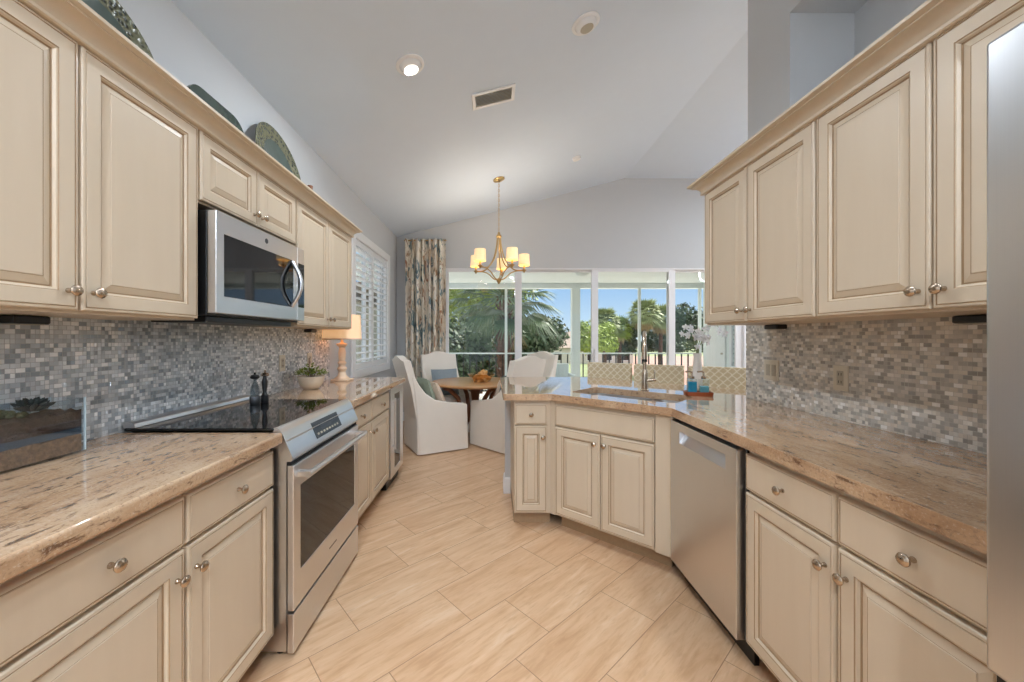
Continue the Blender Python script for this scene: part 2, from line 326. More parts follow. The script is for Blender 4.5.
# ------------------------------------------------------------------ mesh helpers
class MB:
    def __init__(s): s.v = []; s.f = []; s.mi = []
    def face(s, idx, mi=0): s.f.append(tuple(idx)); s.mi.append(mi)
    def box(s, x0, y0, z0, x1, y1, z1, mi=0, tf=None):
        b = len(s.v)
        P = [(x0, y0, z0), (x1, y0, z0), (x1, y1, z0), (x0, y1, z0), (x0, y0, z1), (x1, y0, z1), (x1, y1, z1), (x0, y1, z1)]
        if tf: P = [tuple(tf @ Vector(p)) for p in P]
        s.v += P
        for q in ((0, 3, 2, 1), (4, 5, 6, 7), (0, 1, 5, 4), (1, 2, 6, 5), (2, 3, 7, 6), (3, 0, 4, 7)): s.face([b + i for i in q], mi)
        return s
    def bar(s, p, q, w, d=None, mi=0, up=(0, 0, 1)):
        p, q = Vector(p), Vector(q); d = w if d is None else d
        z = (q - p).normalized(); u = Vector(up)
        if abs(z.dot(u)) > .99: u = Vector((1, 0, 0))
        x = z.cross(u).normalized(); y = x.cross(z).normalized(); b = len(s.v)
        for c in (p, q):
            for sx, sy in ((-1, -1), (1, -1), (1, 1), (-1, 1)): s.v.append(tuple(c + x * sx * w / 2 + y * sy * d / 2))
        for f in ((3, 2, 1, 0), (4, 5, 6, 7), (0, 1, 5, 4), (1, 2, 6, 5), (2, 3, 7, 6), (3, 0, 4, 7)): s.face([b + i for i in f], mi)
        return s
    def prism(s, loops, w0, w1, mp=lambda u, v, w: (u, v, w), mi=0, mi_side=None):
        # filled outline with optional holes, extruded from w0 to w1
        ms = mi if mi_side is None else mi_side
        tris = tessellate_polygon([[Vector((u, v, 0)) for u, v in L] for L in loops])
        flat = [p for L in loops for p in L]; b = len(s.v); n = len(flat)
        s.v += [mp(u, v, w0) for u, v in flat] + [mp(u, v, w1) for u, v in flat]
        for t in tris:
            s.face([b + t[0], b + t[1], b + t[2]], mi); s.face([b + n + t[2], b + n + t[1], b + n + t[0]], mi)
        k = b
        for L in loops:
            m = len(L)
            for i in range(m):
                j = (i + 1) % m; s.face([k + i, k + j, k + j + n, k + i + n], ms)
            k += m
        return s
    def lathe(s, prof, c=(0, 0, 0), seg=24, tf=None, mi=0, mis=None, close=False):
        b = len(s.v); c = Vector(c); tf = tf or Matrix.Identity(3)
        for r, z in prof:
            for i in range(seg):
                a = 2 * pi * i / seg; s.v.append(tuple(c + tf @ Vector((r * cos(a), r * sin(a), z))))
        n = len(prof)
        for k in range(n - 1):
            m = mis[k] if mis else mi
            for i in range(seg):
                j = (i + 1) % seg; s.face([b + k * seg + i, b + k * seg + j, b + (k + 1) * seg + j, b + (k + 1) * seg + i], m)
        if prof[0][0] > 1e-5: s.face([b + i for i in range(seg)][::-1], mis[0] if mis else mi)
        if prof[-1][0] > 1e-5: s.face([b + (n - 1) * seg + i for i in range(seg)], mis[-1] if mis else mi)
        return s
    def tube(s, pts, rad, seg=8, mi=0, closed=False):
        pts = [Vector(p) for p in pts]; n = len(pts); rad = rad if isinstance(rad, (list, tuple)) else [rad] * n
        b = len(s.v); prev = None
        for i, p in enumerate(pts):
            if closed: t = (pts[(i + 1) % n] - pts[i - 1]).normalized()
            else: t = (pts[min(i + 1, n - 1)] - pts[max(i - 1, 0)]).normalized()
            if prev is None:
                u = Vector((0, 0, 1)) if abs(t.z) < .9 else Vector((1, 0, 0)); x = t.cross(u).normalized()
            else: x = (prev - t * prev.dot(t)).normalized()
            prev = x; y = t.cross(x)
            for k in range(seg):
                a = 2 * pi * k / seg; s.v.append(tuple(p + (x * cos(a) + y * sin(a)) * rad[i]))
        for i in range(n if closed else n - 1):
            i2 = (i + 1) % n
            for k in range(seg):
                k2 = (k + 1) % seg; s.face([b + i * seg + k, b + i * seg + k2, b + i2 * seg + k2, b + i2 * seg + k], mi)
        if not closed:
            s.face([b + k for k in range(seg)][::-1], mi); s.face([b + (n - 1) * seg + k for k in range(seg)], mi)
        return s
    def rings(s, w, h, R, x0=0, z0=0, yb=0.0):
        # concentric rectangles in the x-z plane: R = [(inset, depth toward viewer, material of the ring that ends here)]
        b = len(s.v)
        for ins, d, _ in R:
            s.v += [(x0 + ins, yb - d, z0 + ins), (x0 + w - ins, yb - d, z0 + ins), (x0 + w - ins, yb - d, z0 + h - ins), (x0 + ins, yb - d, z0 + h - ins)]
        for k in range(len(R) - 1):
            for i in range(4):
                j = (i + 1) % 4; s.face([b + k * 4 + i, b + k * 4 + j, b + k * 4 + 4 + j, b + k * 4 + 4 + i], R[k + 1][2])
        e = b + (len(R) - 1) * 4; s.face([e, e + 1, e + 2, e + 3], 0); s.face([b + 3, b + 2, b + 1, b], 0)
        return s
    def sweep(s, path, prof, mi=0):
        # profile (out, z) carried along a 2-D path, mitred; 'out' is to the right of the walking direction
        n = len(path); b = len(s.v); m = len(prof)
        for i in range(n):
            p = Vector(path[i])
            d0 = (p - Vector(path[i - 1])).normalized() if i else None; d1 = (Vector(path[i + 1]) - p).normalized() if i < n - 1 else None
            d0 = d0 or d1; d1 = d1 or d0
            n0 = Vector((d0.y, -d0.x)); n1 = Vector((d1.y, -d1.x)); nm = (n0 + n1).normalized(); nm = nm / max(.3, nm.dot(n0))
            for o, z in prof: s.v.append((p.x + nm.x * o, p.y + nm.y * o, z))
        for i in range(n - 1):
            for k in range(m):
                k2 = (k + 1) % m; s.face([b + i * m + k, b + i * m + k2, b + (i + 1) * m + k2, b + (i + 1) * m + k], mi)
        s.face([b + k for k in range(m)], mi); s.face([b + (n - 1) * m + k for k in range(m)][::-1], mi)
        return s
    def build(s, name, mats, parent=None, bevel=0.0, smooth=None, seg=2, sub=0, loc=None, rz=None, fix=True):
        me = bpy.data.meshes.new(name); me.from_pydata(s.v, [], s.f)
        mats = mats if isinstance(mats, (list, tuple)) else [mats]
        for m in mats: me.materials.append(m)
        me.polygons.foreach_set('material_index', s.mi)
        if fix:
            bm = bmesh.new(); bm.from_mesh(me); bmesh.ops.recalc_face_normals(bm, faces=bm.faces); bm.to_mesh(me); bm.free()
        if smooth:
            me.polygons.foreach_set('use_smooth', [True] * len(me.polygons)); me.set_sharp_from_angle(angle=radians(smooth))
        me.update()
        o = bpy.data.objects.new(name, me); COL.objects.link(o)
        if parent: o.parent = parent
        if loc is not None: o.location = loc
        if rz is not None: o.rotation_euler.z = rz
        if bevel:
            md = o.modifiers.new('edge', 'BEVEL'); md.width = bevel; md.segments = seg; md.limit_method = 'ANGLE'; md.angle_limit = radians(40); md.harden_normals = False
        if sub:
            md = o.modifiers.new('round', 'SUBSURF'); md.levels = sub; md.render_levels = sub
        return o

def tag(o, label, cat, group=None, kind=None):
    o['label'] = label; o['category'] = cat
    if group: o['group'] = group
    if kind: o['kind'] = kind
    return o
def thing(name, label, cat, loc=(0, 0, 0), rz=0.0, group=None):
    o = bpy.data.objects.new(name, None); COL.objects.link(o); o.location = loc; o.rotation_euler.z = rz
    o.empty_display_size = .1
    return tag(o, label, cat, group)
def struct(o, label=None):
    o['kind'] = 'structure'
    if label: o['label'] = label
    return o
def box(name, mats, a, b, parent=None, bevel=0.0, **k):
    return MB().box(*a, *b).build(name, mats, parent, bevel, **k)
def copy_tree(o, parent=None):
    c = o.copy(); COL.objects.link(c)
    if parent: c.parent = parent
    for ch in list(o.children): copy_tree(ch, c)
    return c
def arc(c, r, a0, a1, n): return [(c[0] + r * cos(a0 + (a1 - a0) * i / n), c[1] + r * sin(a0 + (a1 - a0) * i / n)) for i in range(n + 1)]

# ------------------------------------------------------------------ the room
XL, XR, YB, YF, XF = -1.548, 1.655, 6.20, -3.6, 6.2          # walls: left, kitchen right, back, behind camera, family room side
def zc(x): return min(3.90, 2.955 + (x - XL) * .2575)
XRIDGE = XL + (3.90 - 2.955) / .2575
struct(box('floor', M['floor'], (XL - .2, YF - .2, -.12), (XF + .2, YB + .14, 0)))
mb = MB().prism([[(XL - .2, zc(XL - .2) if False else 2.955 - .2 * .2575), (XRIDGE, 3.90), (XF + .2, 3.90), (XF + .2, 4.05), (XRIDGE, 4.05), (XL - .2, 3.15)]], YF - .2, YB + .14, lambda u, v, w: (u, w, v))
struct(mb.build('ceiling', M['ceiling']))
# left wall with its window opening
WY0, WY1, WZ0, WZ1 = 4.26, 5.60, .96, 2.46
mb = MB().prism([[(YF - .2, 0), (YB + .14, 0), (YB + .14, 3.0), (YF - .2, 3.0)], [(WY0, WZ0), (WY1, WZ0), (WY1, WZ1), (WY0, WZ1)]], XL - .14, XL, lambda u, v, w: (w, u, v))
struct(mb.build('wall_left', M['wall']))
# back wall with the opening of the sliding doors
SX0, SX1, SZ = -.87, 4.10, 2.455
mb = MB().prism([[(XL, 0), (SX0, 0), (SX0, SZ), (SX1, SZ), (SX1, 0), (XF, 0), (XF, 3.95), (XRIDGE, 3.95), (XL, 3.0)]], YB, YB + .14, lambda u, v, w: (u, w, v))
struct(mb.build('wall_back', M['wall']))
# kitchen right wall with the deep niche above the cupboards
YE = 2.50; NY = 2.146; ND = .36
mb = MB().box(XR, YF, 0, XR + ND, YE, 2.27).box(XR, NY, 2.27, XR + ND, YE, 4.0).box(XR, YF, 3.142, XR + ND, NY, 4.0).box(XR + ND, YF, 0, XR + ND + .06, YE, 4.0)
struct(mb.build('wall_right', M['wall']))
def wall_open(name, loops, mp, w0, w1): return struct(MB().prism(loops, w0, w1, mp).build(name, M['wall']))
FW = [(-1.2, .3, 1.2, 2.3), (2.6, .1, 5.6, 2.4)]  # unseen rear windows, added to bring in daylight
wall_open('wall_front', [[(XL, 0), (XF, 0), (XF, 3.98), (XRIDGE, 3.98), (XL, 3.02)]] + [[(a, b), (c, b), (c, d), (a, d)] for a, b, c, d in FW], lambda u, v, w: (u, w, v), YF - .14, YF)
SW = [(-2.6, .1, 0.2, 2.4), (1.6, .1, 5.2, 2.4)]  # unseen family room windows, also added for daylight
wall_open('wall_side', [[(YF, 0), (YB, 0), (YB, 3.98), (YF, 3.98)]] + [[(a, b), (c, b), (c, d), (a, d)] for a, b, c, d in SW], lambda u, v, w: (w, u, v), XF, XF + .14)
def added_window(name, rect, mp, mpn):
    a, b, c, d = rect; n = max(2, round((c - a) / 1.2))
    root = bpy.data.objects.new(name, None); COL.objects.link(root); struct(root)
    loops = [[(a, b), (c, b), (c, d), (a, d)]]; w = (c - a) / n
    for i in range(n): loops.append([(a + i * w + .05, b + .05), (a + (i + 1) * w - .05, b + .05), (a + (i + 1) * w - .05, d - .05), (a + i * w + .05, d - .05)])
    MB().prism(loops, -.03, .03, mpn).build('window_frame', M['frame'], root)
    MB().prism([[(a + .04, b + .04), (c - .04, b + .04), (c - .04, d - .04), (a + .04, d - .04)]], -.004, .004, mpn).build('glass_pane', M['pane'], root)
for i, r in enumerate(FW): added_window('window_%d' % (i + 2), r, None, lambda u, v, w: (u, YF - .07 + w, v))
for i, r in enumerate(SW): added_window('window_%d' % (i + 4), r, None, lambda u, v, w: (XF + .07 + w, u, v))

# baseboards
def baseboard(name, path):
    prof = [(0, 0), (.016, 0), (.016, .10), (.012, .115), (.012, .125), (.006, .135), (0, .135)]
    struct(MB().sweep(path, prof).build(name, M['white'], smooth=30))
baseboard('baseboard_left', [(XL, 3.9), (XL, YB)])
baseboard('baseboard_back', [(XL + .016, YB), (SX0 - .03, YB)])
baseboard('baseboard_right', [(XR, 2.5 + .0), (XR + ND + .06, 2.5)][::-1])

# half wall behind the peninsula cabinets, white baseboard round its end
def offs(p, q, d):
    v = (Vector(q) - Vector(p)).normalized(); n = Vector((-v.y, v.x)); return n * d
HW = [(.105, 3.305), (.60, 3.305), (1.655, 2.52), (1.78, 2.60), (.655, 3.42), (.105, 3.42)]
struct(MB().prism([HW], 0, .897).build('wall_peninsula', M['wall']))
baseboard('baseboard_peninsula', [(1.78, 2.60), (.655, 3.42), (.105, 3.42), (.105, 3.305), (.148, 3.305)][::-1][::-1])

# sliding doors to the lanai
dr = bpy.data.objects.new('door_1', None); COL.objects.link(dr); struct(dr)
YD = YB + .06
fr = MB().box(SX0, YD - .055, SZ - .025, SX1, YD + .055, SZ).box(SX0, YD - .055, 0, SX1, YD + .055, .03)
fr.box(SX0, YD - .055, .03, SX0 + .05, YD + .055, SZ - .025).box(SX1 - .05, YD - .055, .03, SX1, YD + .055, SZ - .025)
fr.build('door_frame', M['frame'], dr, .003)
PE = [-.82, .41, 1.65, 2.89, 4.05]
for i in range(4):
    x0, x1 = PE[i] - (.055 if i else 0), PE[i + 1] + (.055 if i < 3 else 0)
    yy = YD + (.024 if i % 2 else -.024)
    lo = [[(x0, .03), (x1, .03), (x1, SZ - .026), (x0, SZ - .026)], [(x0 + .105, .14), (x1 - .105, .14), (x1 - .105, SZ - .055), (x0 + .105, SZ - .055)]]
    sp = MB().prism(lo, yy - .018, yy + .018, lambda u, v, w: (u, w, v)).build('sliding_panel', M['frame'], dr, .003)
    MB().prism([[(x0 + .095, .13), (x1 - .095, .13), (x1 - .095, SZ - .05), (x0 + .095, SZ - .05)]], yy - .003, yy + .003, lambda u, v, w: (u, w, v)).build('glass_pane', M['pane'], sp)
    if i in (1, 2): MB().box(x0 + .04 if i == 2 else x1 - .065, yy - .05, .95, x0 + .065 if i == 2 else x1 - .04, yy - .018, 1.15).build('door_handle', M['frame'], sp, .004)

# window with plantation shutters in the left wall
wn_ = bpy.data.objects.new('window_1', None); COL.objects.link(wn_); struct(wn_)
def MX(w0): return lambda u, v, w: (w0 + w, u, v)
FY0, FY1, FZ0, FZ1 = 4.17, 5.69, .875, 2.545
MB().prism([[(FY0, FZ0), (FY1, FZ0), (FY1, FZ1), (FY0, FZ1)], [(WY0 + .01, WZ0 + .01), (WY1 - .01, WZ0 + .01), (WY1 - .01, WZ1 - .01), (WY0 + .01, WZ1 - .01)]], 0, .03, MX(XL)).build('window_frame', M['white'], wn_, .006)
MB().prism([[(WY0, WZ0), (WY1, WZ0), (WY1, WZ1), (WY0, WZ1)], [(WY0 + .04, WZ0 + .04), ((WY0 + WY1) / 2 - .02, WZ0 + .04), ((WY0 + WY1) / 2 - .02, WZ1 - .04), (WY0 + .04, WZ1 - .04)],
           [((WY0 + WY1) / 2 + .02, WZ0 + .04), (WY1 - .04, WZ0 + .04), (WY1 - .04, WZ1 - .04), ((WY0 + WY1) / 2 + .02, WZ1 - .04)]], -.13, -.09, MX(XL)).build('sash', M['frame'], wn_)
MB().prism([[(WY0 + .03, WZ0 + .03), (WY1 - .03, WZ0 + .03), (WY1 - .03, WZ1 - .03), (WY0 + .03, WZ1 - .03)]], -.114, -.108, MX(XL)).build('glass_pane', M['pane'], wn_)
ym = (WY0 + WY1) / 2
for (a, b) in ((WY0 + .012, ym - .002), (ym + .002, WY1 - .012)):
    s_ = MB().prism([[(a, WZ0 + .012), (b, WZ0 + .012), (b, WZ1 - .012), (a, WZ1 - .012)], [(a + .045, WZ0 + .08), (b - .045, WZ0 + .08), (b - .045, WZ1 - .08), (a + .045, WZ1 - .08)]], -.03, .006, MX(XL)).build('shutter_panel', M['white'], wn_, .004)
    lv = MB(); z = WZ0 + .115; n = 17; stp = (WZ1 - WZ0 - .23) / (n - 1)
    for k in range(n):
        zz = z + k * stp; tf = Matrix.Translation((XL - .012, 0, zz)) @ Matrix.Rotation(radians(4), 4, 'Y')
        lv.box(-.042, a + .047, -.005, .042, b - .047, .005, 0, tf)
    lv.build('shutter_louvers', M['white'], s_)
    MB().box(XL + .022, (a + b) / 2 - .005, WZ0 + .12, XL + .03, (a + b) / 2 + .005, WZ1 - .12).build('tilt_rod', M['white'], s_)

# mosaic backsplashes
struct(box('trim_1', M['mosaic_l'], (XL, .2, .938), (XL + .012, 3.62, 1.50)))
struct(box('trim_2', M['mosaic_r'], (XR - .012, .35, .938), (XR, YE, 1.50)))

# ceiling fixtures, plus unseen fill lights added to brighten the rooms
slope = math.atan(.2575)
def can(x, y, lit, label, spread=170, power=CAN_POWER):
    z = zc(x); t = thing('recessed_ceiling_light', label, 'ceiling light', (x, y, z), 0, 'recessed ceiling lights'); t.rotation_euler.y = -slope if x < XRIDGE else 0
    MB().lathe([(.098, 0), (.098, -.006), (.09, -.012), (.078, -.012), (.072, .0)], seg=36).build('trim_ring', M['white'], t, smooth=40)
    MB().lathe([(.074, -.002), (.072, -.016), (.066, -.03), (.05, -.040), (.046, -.036)], seg=36).build('eyeball', M['white'], t, smooth=40)
    MB().lathe([(.0, -.0385), (.044, -.0385), (.046, -.036), (.0, -.034)], seg=30).build('lens', M['can_on'] if lit else M['slot'], t, smooth=40)
    if lit:
        l = bpy.data.lights.new('can_bulb', 'AREA'); l.shape = 'DISK'; l.size = .09; l.energy = power; l.color = LED; l.spread = radians(spread)
        lo = bpy.data.objects.new('can_bulb', l); COL.objects.link(lo); lo.parent = t; lo.location = (0, 0, -.045); lo.rotation_euler.y = slope if x < XRIDGE else 0
can(-.57, 2.645, True, 'lit round eyeball downlight over the range side of the kitchen')
can(.645, 2.68, False, 'unlit round eyeball downlight nearest the cupboard wall')
can(.05, .55, True, 'added narrow beam fill light over the middle of the floor, nearest the viewer', 115, 4)  # added out of view to brighten floor and lower cabinets
can(.05, 1.65, True, 'added narrow beam fill light over the middle of the floor, in front of the range', 115, 7)  # second added beam, out of view, for the same lower area
for i, (x, y) in enumerate([(-.57, -1.2), (.645, -1.2), (-.4, -2.9), (.7, -2.9), (3.0, -1.5), (4.8, -1.5), (3.0, 1.5), (4.8, 1.5), (3.6, 4.2), (5.2, 4.2)]):
    can(x, y, True, ['added fill downlight behind the viewer by the range wall', 'added fill downlight behind the viewer by the fridge', 'added fill downlight at the rear window, range side', 'added fill downlight at the rear window, fridge side', 'added fill downlight in the family room rear inner corner', 'added fill downlight in the family room rear outer corner', 'added fill downlight mid family room, inner row', 'added fill downlight mid family room, outer row', 'added fill downlight near the sliding doors, inner one', 'added fill downlight near the sliding doors, outer one'][i], 170, 55 if x < 1 else CAN_POWER)  # all unseen, added as fill for the kitchen and family room
def globe(x, y, power, label, drop=.6):  # unseen globe added as fill, mainly to lift the ceiling
    z = zc(x); t = thing('fill_globe', label, 'fill light', (x, y, z), 0, 'added fill globes')
    MB().lathe([(.06, .01), (.06, -.02), (.008, -.03), (.008, -drop + .16), (.03, -drop + .15), (.03, -drop + .11)], seg=20).build('stem', M['nickel'], t, smooth=40)
    MB().lathe([(0.001, -.12)] + [(.12 * sin(a), -.12 * cos(a)) for a in [pi * k / 14 for k in range(1, 14)]] + [(.001, .12)], (0, 0, -drop), 24).build('globe', M['opal'], t, smooth=60)
    l = bpy.data.lights.new('fill_globe_bulb', 'POINT'); l.shadow_soft_size = .13; l.energy = power; l.color = LED
    lo = bpy.data.objects.new('fill_globe_bulb', l); COL.objects.link(lo); lo.parent = t; lo.location = (0, 0, -drop)
for x, y, pw, lab, dp in ((.93, -2.1, 110, 'added fill globe behind the viewer', .6), (5.7, .2, 190, 'added fill globe in the family room near its rear', .8), (4.62, 4.2, 235, 'added fill globe in the family room near the sliding doors', 1.2)):
    globe(x, y, pw, lab, dp)
def fill_floor_lamp(x, y, label, pw):  # unseen lamp added as low fill from behind the viewer
    t = thing('fill_floor_lamp', label, 'floor lamp', (x, y, 0))
    MB().lathe([(.14, 0), (.14, .02), (.02, .035), (.014, .06), (.012, 1.40), (.02, 1.42), (.0, 1.43)], seg=24).build('pole', M['nickel'], t, smooth=40)
    MB().lathe([(.21, 1.32), (.18, 1.64), (.178, 1.64), (.208, 1.32), (.21, 1.32)], seg=36).build('lamp_shade', M['opal'], t, smooth=50)
    l = bpy.data.lights.new('lamp_bulb', 'POINT'); l.shadow_soft_size = .20; l.energy = pw; l.color = LED
    lo = bpy.data.objects.new('lamp_bulb', l); COL.objects.link(lo); lo.parent = t; lo.location = (0, 0, 1.48)
fill_floor_lamp(.93, -1.55, 'added fill lamp with drum shade behind the viewer, fridge side', 40)
x, y = .003, 3.23
t = thing('air_vent', 'white rectangular louvred air vent in the sloped ceiling', 'vent', (x, y, zc(x))); t.rotation_euler.y = -slope
MB().prism([[(-.185, -.105), (.185, -.105), (.185, .105), (-.185, .105)], [(-.155, -.075), (.155, -.075), (.155, .075), (-.155, .075)]], -.012, 0).build('frame', M['white'], t, .004)
s_ = MB()
for k in range(8):
    yy = -.064 + k * .0183; s_.box(-.155, -.008, -.001, .155, .008, .001, 0, Matrix.Translation((0, yy, -.006)) @ Matrix.Rotation(radians(35), 4, 'X'))
s_.build('louvers', M['slot'], t)
MB().box(-.155, -.075, .001, .155, .075, .003).build('backing', M['slot'], t)
x, y = 1.06, 4.9
t = thing('smoke_detector', 'small white round smoke detector on the sloped ceiling', 'smoke detector', (x, y, zc(x))); t.rotation_euler.y = -slope
MB().lathe([(.055, 0), (.055, -.012), (.048, -.03), (.02, -.036), (0, -.036)], seg=24).build('housing', M['white'], t, smooth=40)

# ------------------------------------------------------------------ cabinets
FWD = .058
def door_R(w, h, fw=FWD):
    fw = min(fw, w * .27)
    return [(0, 0, 0), (0, .015, 0), (.003, .019, 0), (.009, .020, 0), (.0100, .0182, 1), (.0122, .0182, 1), (.0132, .020, 0), (fw - .006, .020, 0),
            (fw - .0035, .0175, 1), (fw - .001, .0165, 0), (fw + .003, .0100, 0), (fw + .0045, .0075, 1), (fw + .0075, .0075, 1), (fw + .009, .0090, 0), (fw + .028, .0155, 0), (fw + .0295, .0150, 1), (fw + .031, .0165, 0)]
DRAW_R = [(0, 0, 0), (0, .015, 0), (.003, .019, 0), (.007, .020, 0), (.008, .0184, 1), (.0098, .0184, 1), (.0108, .020, 0)]
KPROF = [(.0075, 0), (.0075, .003), (.0055, .006), (.0048, .015), (.0085, .018), (.0150, .022), (.0162, .026), (.0135, .030), (.0115, .0305), (.0105, .0318), (.006, .0335), (0, .034)]
KTF = Matrix.Rotation(pi / 2, 3, 'X')
def knob(parent, x, z, y=-.020): return MB().lathe(KPROF, (x, y, z), 20, KTF).build('knob', M['bronze'], parent, smooth=50)
CABM = [M['cab'], M['glaze']]
def door(parent, x0, x1, z0, z1, kx, kz):
    d = MB().rings(x1 - x0, z1 - z0, door_R(x1 - x0, z1 - z0), x0, z0).build('door', CABM, parent)
    if kx is not None: knob(d, kx, kz)
    return d
def drawer(parent, x0, x1, z0, z1, k=True):
    d = MB().rings(x1 - x0, z1 - z0, DRAW_R, x0, z0).build('drawer', CABM, parent)
    if k: knob(d, (x0 + x1) / 2, (z0 + z1) / 2)
    return d
DZ0, DZ1, RZ0, RZ1 = .115, .715, .727, .868
def base_cab(name, label, loc, rz, w, cols, depth=.60, ftop=.895, group=None):
    # cols: (x0, x1, knob side) ; local x along the front, -y toward the viewer
    t = thing(name, label, 'cabinet', loc, rz, 'cream base cabinets')
    MB().box(0, 0.0005, .10, w, depth, ftop).build('body', M['cab'], t)
    MB().box(.002, .075, 0, w - .002, depth, .0995).build('toe_kick', M['glaze'], t)
    for x0, x1, sd in cols:
        drawer(t, x0, x1, RZ0, RZ1)
        door(t, x0, x1, DZ0, DZ1, (x1 - .030) if sd > 0 else (x0 + .030), DZ1 - .075)
    return t
def upper_cab(label, loc, rz, w, doors, z0, z1, depth, kz=.055, group=None):
    t = thing('wall_cabinet', label, 'cabinet', loc, rz, 'cream wall cabinets')
    MB().box(0, 0.0005, z0 - .008, w, depth, 2.20).build('body', M['cab'], t)
    for x0, x1, sd in doors: door(t, x0, x1, z0, z1, (x1 - .030) if sd > 0 else (x0 + .030), z0 + kz)
    return t
FXL = -.897      # plane of the left base cabinet boxes; doors stand 20 mm proud
R90 = pi / 2
base_cab('base_cabinet', 'cream base cabinet nearer the viewer on the range side, two drawers over two doors', (FXL - .02, .675, 0), R90, .908, [(.006, .447, 1), (.459, .902, -1)], .612)
base_cab('base_cabinet', 'cream base cabinet between the range and the wine cooler', (FXL - .02, 2.372, 0), R90, .966, [(.006, .482, 1), (.492, .960, -1)], .612)
UXL = -1.205
upper_cab('cream wall cabinet nearest the viewer above the terrarium', (UXL - .02, .675, 0), R90, .905, [(.004, .447, 1), (.455, .900, -1)], 1.41, 2.190, .305)
upper_cab('short cream wall cabinet above the microwave', (UXL - .02, 1.584, 0), R90, .782, [(.006, .388, 1), (.394, .776, -1)], 1.902, 2.190, .305, .05)
upper_cab('cream wall cabinet beside the shuttered window above the lamp', (UXL - .02, 2.370, 0), R90, .918, [(.004, .460, 1), (.468, .912, -1)], 1.41, 2.190, .305)
CROWN = [(-.05, 2.190), (.008, 2.190), (.013, 2.194), (.013, 2.203), (.009, 2.206), (.011, 2.211), (.016, 2.221), (.026, 2.231), (.040, 2.238), (.052, 2.241), (.052, 2.246), (.060, 2.248), (.067, 2.253), (.067, 2.264), (-.05, 2.264)]
def crown(label, path):
    o = MB().sweep(path, CROWN).build('crown_molding', M['cab'], smooth=25); tag(o, label, 'molding')
crown('cream crown molding along the wall cabinets over the range', [(UXL, .60), (UXL, 3.29), (XL + .001, 3.29)])
o = tag(box('cabinet_top_board', M['cab'], (XL + .001, .60, 2.2005), (UXL - .052, 3.238, 2.235)), 'flat cream board on the range side cabinets, under the platters', 'board')

UXR, BXR = 1.268, 1.01
base_cab('base_cabinet', 'cream base cabinet between the dishwasher and the fridge', (BXR + .02, 1.545, 0), -R90, .83, [(.003, .404, 1), (.415, .826, -1)], .61)
upper_cab('cream two-door wall cabinet at the end nearest the sliding doors', (UXR + .02, 2.315, 0), -R90, .797, [(.004, .382, 1), (.388, .794, -1)], 1.414, 2.194, .36)
upper_cab('cream two-door wall cabinet partly hidden by the fridge', (UXR + .02, 1.516, 0), -R90, .83, [(.004, .398, 1), (.404, .812, -1)], 1.414, 2.194, .36)
crown('cream crown molding along the wall cabinets on the outlet side', [(XR - .001, 2.32), (UXR, 2.32), (UXR, .45)])
tag(box('cabinet_top_board', M['cab'], (UXR + .052, .45, 2.2005), (XR - .001, 2.268, 2.235)), 'flat cream board on the outlet side wall cabinets', 'board')

# peninsula: narrow cabinet, diagonal sink cabinet
base_cab('base_cabinet', 'narrow cream cabinet with one drawer and one door at the peninsula end', (.149, 2.705, 0), 0, .265, [(.004, .228, 1)], .59)
P0, P1 = Vector((.415, 2.700)), Vector((1.012, 2.158)); dv_ = (P1 - P0); LS = dv_.length; AS = atan2(dv_.y, dv_.x)
t = thing('sink_cabinet', 'diagonal cream sink cabinet with two doors under a long blank drawer front', 'cabinet', (P0.x, P0.y, 0), AS)
MB().prism([[(0, .0005), (LS, .0005), (LS - .02, .05), (LS - .02, .40), (.25, .56), (.02, .05)]], .10, .66).build('body', M['cab'], t)
MB().box(.0, .0, .66, LS, .03, .895).build('face_rail', M['cab'], t)
MB().box(.03, .075, 0, LS - .03, .10, .0995).build('toe_kick', M['glaze'], t)
drawer(t, .036, .706, RZ0, RZ1, False)
door(t, .036, .369, DZ0, DZ1, .369 - .030, DZ1 - .06); door(t, .375, .706, DZ0, DZ1, .375 + .030, DZ1 - .06)
MB().box(.712, -.016, .10, LS + .004, 0, .895).build('corner_stile', M['cab'], t, .003)
MB().box(-.010, -.010, .10, .030, 0, .895).build('corner_stile', M['cab'], t, .003)

# ------------------------------------------------------------------ worktops
ZT, ZU = .943, .897
def worktop(label, loops):
    o = MB().prism(loops, ZU, ZT).build('countertop', M['granite'], None, .010, 35, 4); return tag(o, label, 'countertop', 'granite countertops')
XE = -.862
worktop('beige granite countertop nearer the viewer, left of the range', [[(XL + .013, .2), (XE, .2), (XE, 1.583), (XL + .013, 1.583)]])
worktop('beige granite countertop beyond the range, under the lamp', [[(XL + .013, 2.372), (XE, 2.372), (XE, 3.80), (XL + .013, 3.80)]])
SKC = Vector((.945, 2.66)); SU = Vector((cos(AS), sin(AS))); SV = Vector((-sin(AS), cos(AS)))
def sk(u, v): p = SKC + SU * u + SV * v; return (p.x, p.y)
def rrect(w, h, r, n=5):
    pts = []
    for cx, cy, a in ((w - r, h - r, 0), (-w + r, h - r, pi / 2), (-w + r, -h + r, pi), (w - r, -h + r, 1.5 * pi)):
        pts += [(cx + r * cos(a + i * pi / 2 / n), cy + r * sin(a + i * pi / 2 / n)) for i in range(n + 1)]
    return pts
hole = [sk(u, v) for u, v in rrect(.36, .20, .06)]
pen = [(.985, .572), (.985, 2.125), (.405, 2.662)] + arc((.10, 2.692), .03, 1.5 * pi, pi, 5) + arc((.10, 3.79), .03, pi, pi / 2, 5) + [(.96, 3.82), (1.90, 2.86), (1.90, 2.512), (XR - .013, 2.512), (XR - .013, .572)]
worktop('beige granite peninsula countertop with a sink cut into it', [pen, hole])
